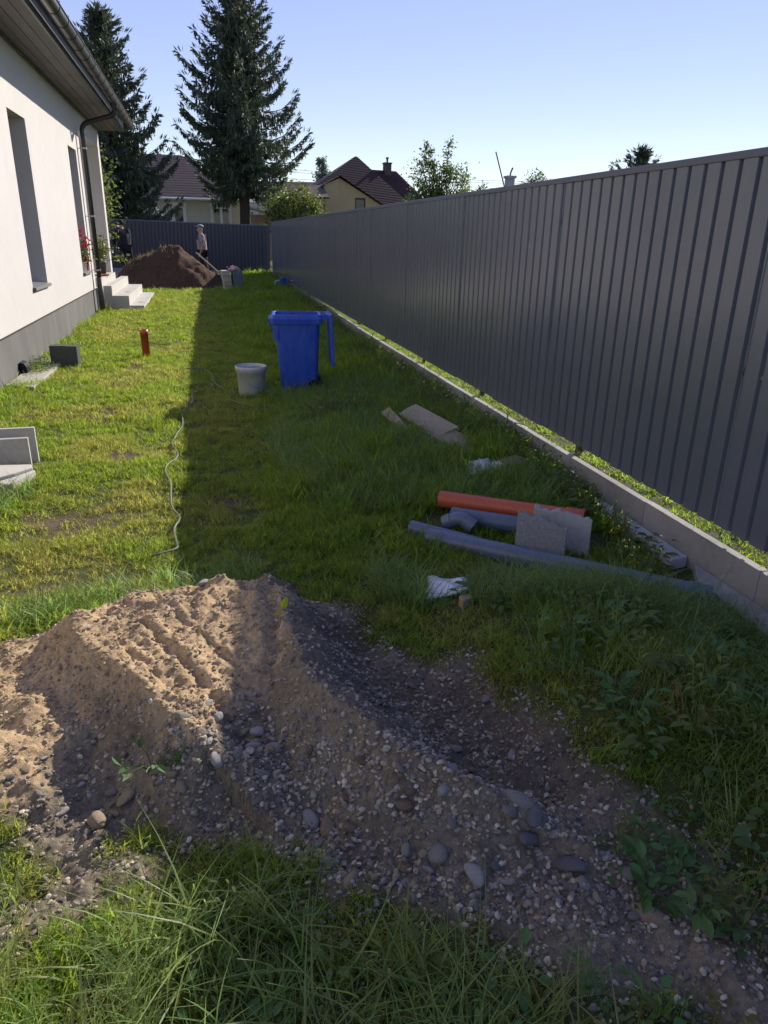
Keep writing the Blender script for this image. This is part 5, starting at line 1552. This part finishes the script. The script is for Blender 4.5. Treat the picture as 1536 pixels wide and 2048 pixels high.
G_ = 'loose stones on the sand and gravel heap'
for x, y, r, kd, lb_, el in [
    (.262, 1.675, .040, 'tan', 'largest round tan stone in the gravel row at the foot of the crest', 1.15),
    (.235, 2.30, .026, 'tan', 'rust tan oval stone stuck high on the slope of the crest', 1.35),
    (-.085, 3.02, .030, 'pale', 'pale round stone on the sand beside the long grass tuft', 1.1),
    (1.035, 1.17, .040, 'tan', 'long pinkish tan stone leaning on the leafy weed at lower right', 1.6),
    (.79, 1.53, .044, 'grey', 'angular grey stone topping the little pile of cobbles', 1.1),
    (.825, 1.475, .032, 'bluegrey', 'blue grey cobble just under the angular grey stone', 1.1),
    (.795, 1.435, .036, 'bluegrey', 'bigger blue grey cobble lowest under the angular stone', 1.1),
    (-.345, 1.935, .030, 'tan', 'sunlit tan stone at the foot of the dark sand face', 1.2),
    (.60, 1.86, .020, 'pale', 'pale stone sitting on the very top of the crest', 1.3),
    (.21, 1.72, .028, 'pale', 'white speckled stone left of the largest tan stone', 1.2),
    (.62, 1.645, .026, 'pale', 'bright white stone alone on the lower crest slope', 1.2),
    (.285, 1.455, .024, 'tan', 'pinkish stone at the edge of the bottom grass', 1.3),
    (-.42, 1.845, .040, 'tan', 'big tan sunlit stone among the left grass blades', 1.2),
    (.125, 1.985, .028, 'grey', 'grey rounded stone uphill of the white gravel', 1.25),
    (.06, 2.0, .020, 'pale', 'small white stone left of the grey rounded stone', 1.3),
    (-.235, 1.955, .024, 'tan', 'reddish sunlit stone by the small leafy weed', 1.25),
    (.88, 1.35, .034, 'bluegrey', 'flat dark blue grey stone low on the right gravel', 1.5),
    (.475, 1.60, .030, 'brown', 'brown oval stone half buried below the crest', 1.2),
    (.62, 1.39, .030, 'pale', 'white flat stone near the lower edge of the gravel', 1.3),
    (.54, 1.47, .036, 'grey', 'wide grey stone with a flat top in the gravel', 1.1)]:
    stone(x, y, r, kd, lb_, G_, el=el)
LBL = {('grey', 0): 'plain grey pebble in the gravel at the foot of the crest', ('pale', 0): 'plain whitish pebble in the gravel at the foot of the crest', ('tan', 0): 'plain tan pebble in the gravel at the foot of the crest',
       ('brown', 0): 'plain brown pebble in the gravel at the foot of the crest', ('bluegrey', 0): 'plain bluish pebble in the gravel at the foot of the crest',
       ('grey', 1): 'plain grey pebble in the dark hollow right of the crest', ('pale', 1): 'plain whitish pebble in the dark hollow right of the crest', ('tan', 1): 'plain tan pebble in the dark hollow right of the crest',
       ('brown', 1): 'plain brown pebble in the dark hollow right of the crest', ('bluegrey', 1): 'plain bluish pebble in the dark hollow right of the crest',
       ('grey', 2): 'plain grey pebble on the sandy slopes left of the crest', ('pale', 2): 'plain whitish pebble on the sandy slopes left of the crest', ('tan', 2): 'plain tan pebble on the sandy slopes left of the crest',
       ('brown', 2): 'plain brown pebble on the sandy slopes left of the crest', ('bluegrey', 2): 'plain bluish pebble on the sandy slopes left of the crest'}
SLOPE = [(-.75, 2.1), (-.4, 2.3), (-.1, 2.05), (.2, 2.4), (.28, 2.0), (.05, 1.75), (-.4, 1.85), (-.75, 1.95)]
MOUNDL = [(-1.2, 2.8), (-.6, 2.9), (.1, 3.1), (.2, 2.7), (-.1, 2.3), (-.6, 2.5), (-.8, 2.1), (-1.1, 2.0)]
kinds = ['grey', 'pale', 'tan', 'brown', 'bluegrey']
made = []
for poly, zone, n_, rmin, rmax, pr in [(GRAVEL, 0, 150, .009, .026, (.36, .18, .28, .10, .08)), (TRENCH, 1, 75, .009, .022, (.44, .10, .20, .14, .12)), (SLOPE, 2, 36, .008, .020, (.3, .25, .3, .1, .05)),
                                       (MOUNDL, 2, 16, .008, .016, (.25, .3, .4, .05, 0))]:
    px = [p[0] for p in poly]; py = [p[1] for p in poly]; c = 0
    while c < n_:
        x, y = random.uniform(min(px), max(px)), random.uniform(min(py), max(py))
        if poly_sd(np.array([x]), np.array([y]), poly)[0] > 0: continue
        r = rmin + (rmax - rmin) * random.random() ** 2.2
        if any((x - a) ** 2 + (y - b_) ** 2 < (r + q) ** 2 * .8 for a, b_, q in made): continue
        made.append((x, y, r)); c += 1
        kd = random.choices(kinds, pr)[0]
        stone(x, y, r, kd, LBL[(kd, zone)], LBL[(kd, zone)].replace('plain ', '').replace(' pebble', ' pebbles'), el=random.uniform(.95, 1.45))

# fine gravel and crumbs
x, y = jitter_pts(-1.6, 1.5, .85, 3.4, 8500)
sd = soil_sd(x, y); gsd = poly_sd(x, y, GRAVEL); tsd = poly_sd(x, y, TRENCH)
psd = np.minimum(poly_sd(x, y, PLAT), poly_sd(x, y, SPILL))
pr = np.where(gsd < .05, 1.0, np.where(tsd < .03, .75, np.where(psd < 0, .40, .48)))
k = ((sd < .06) & (RNG.random(len(x)) < pr)) | ((y < 1.5) & (sd < .4) & (RNG.random(len(x)) < .22))
x, y, gsd, psd = x[k], y[k], gsd[k], psd[k]
s = np.exp(RNG.normal(-5.5, .70, len(x))) * np.where(gsd < .03, 1.35, 1.0)
s = np.clip(s, .0012, .011)
P_, Rr = finish(x, y, s, .5)
P_[:, 2] += s * .25
GV = []
for i, kd in enumerate(['grit', 'grit', 'peb_grey', 'peb_tan', 'peb_pale', 'grit', 'clod']):
    GV.append(pebble_mesh(MT[kd], 300 + i, 1))
scatter('gravel', P_, Rr, np.stack([s * 1.2, s, s], 1), np.where((psd < .04) & (RNG.random(len(x)) < .85), 6, RNG.choice(6, len(x), p=[.34, .24, .18, .10, .02, .12])), np.clip(RNG.random(len(x)) ** 2, 0, 1), GV, 'fine gravel and grit over the heap and hollow', 'gravel')

# ------------------------------------------------------------------ single plants
sg = thing('seedling', 'lime yellow two leaved seedling glowing in the sun on the crest', 'seedling', (.212, 2.62, H1(.212, 2.62)))
obj('stem', MB().tube([(0, 0, -.01), (.004, 0, .04), (.010, 0, .062)], [.002, .0018, .0015], 6), MT['seedling'], sg)
def leaf_one(L, w, base, d, up):
    d = Vector(d).normalized(); s = d.cross(Vector(up)).normalized(); n0 = s.cross(d); p = Vector(base)
    return MB().add([p, p + d * L * .35 + s * w + n0 * w * .5, p + d * L * .7 + s * w * .8 + n0 * w * .4, p + d * L, p + d * L * .7 - s * w * .8 + n0 * w * .4, p + d * L * .35 - s * w + n0 * w * .5, p + d * L * .5],
                    [(0, 1, 6), (1, 2, 6), (2, 3, 6), (3, 4, 6), (4, 5, 6), (5, 0, 6)])
obj('leaf', leaf_one(.06, .014, (.010, 0, .062), (.45, .1, 1), (0, -1, .3)), MT['seedling'], sg)
obj('leaf', leaf_one(.035, .008, (.004, 0, .04), (-1, -.2, .1), (0, -.4, 1)), MT['seedling'], sg)


def leafy(label, x, y, n_, L, spread, h, seed):
    r_ = random.Random(seed)
    t = thing('leafy_weed', label, 'weed', (x, y, H1(x, y)), group='single leafy weeds on the heap')
    st_ = MB()
    for k in range(n_):
        a = r_.uniform(0, 2 * PI); q = spread * r_.uniform(.25, 1)
        p = Vector((q * math.cos(a), q * math.sin(a), h * r_.uniform(.4, 1)))
        st_.tube([(0, 0, -.01), (p.x * .4, p.y * .4, p.z * .8), tuple(p)], [.0022, .0018, .001], 5)
        for j in range(2):
            d = (math.cos(a + r_.uniform(-.9, .9)), math.sin(a + r_.uniform(-.9, .9)), r_.uniform(-.2, .5))
            obj('leaf', leaf_one(L * r_.uniform(.7, 1.2), L * .26, tuple(p * (1 - .25 * j)), d, (0, 0, 1)), MT['weed'], t)
    obj('stem', st_, MT['weed'], t)


leafy('sunlit leafy weed sprawling at the foot of the dark sand face', -.25, 1.96, 11, .045, .13, .08, 5)
leafy('broad leaved weed growing over the long pinkish tan stone', 1.055, 1.225, 10, .055, .09, .10, 6)
leafy('bright leafy weed at the lower edge of the right bank', 1.30, 1.86, 9, .060, .10, .12, 7)
leafy('small pale green weed beside the left end of the wide plank', 1.60, 6.15, 9, .07, .16, .14, 8)
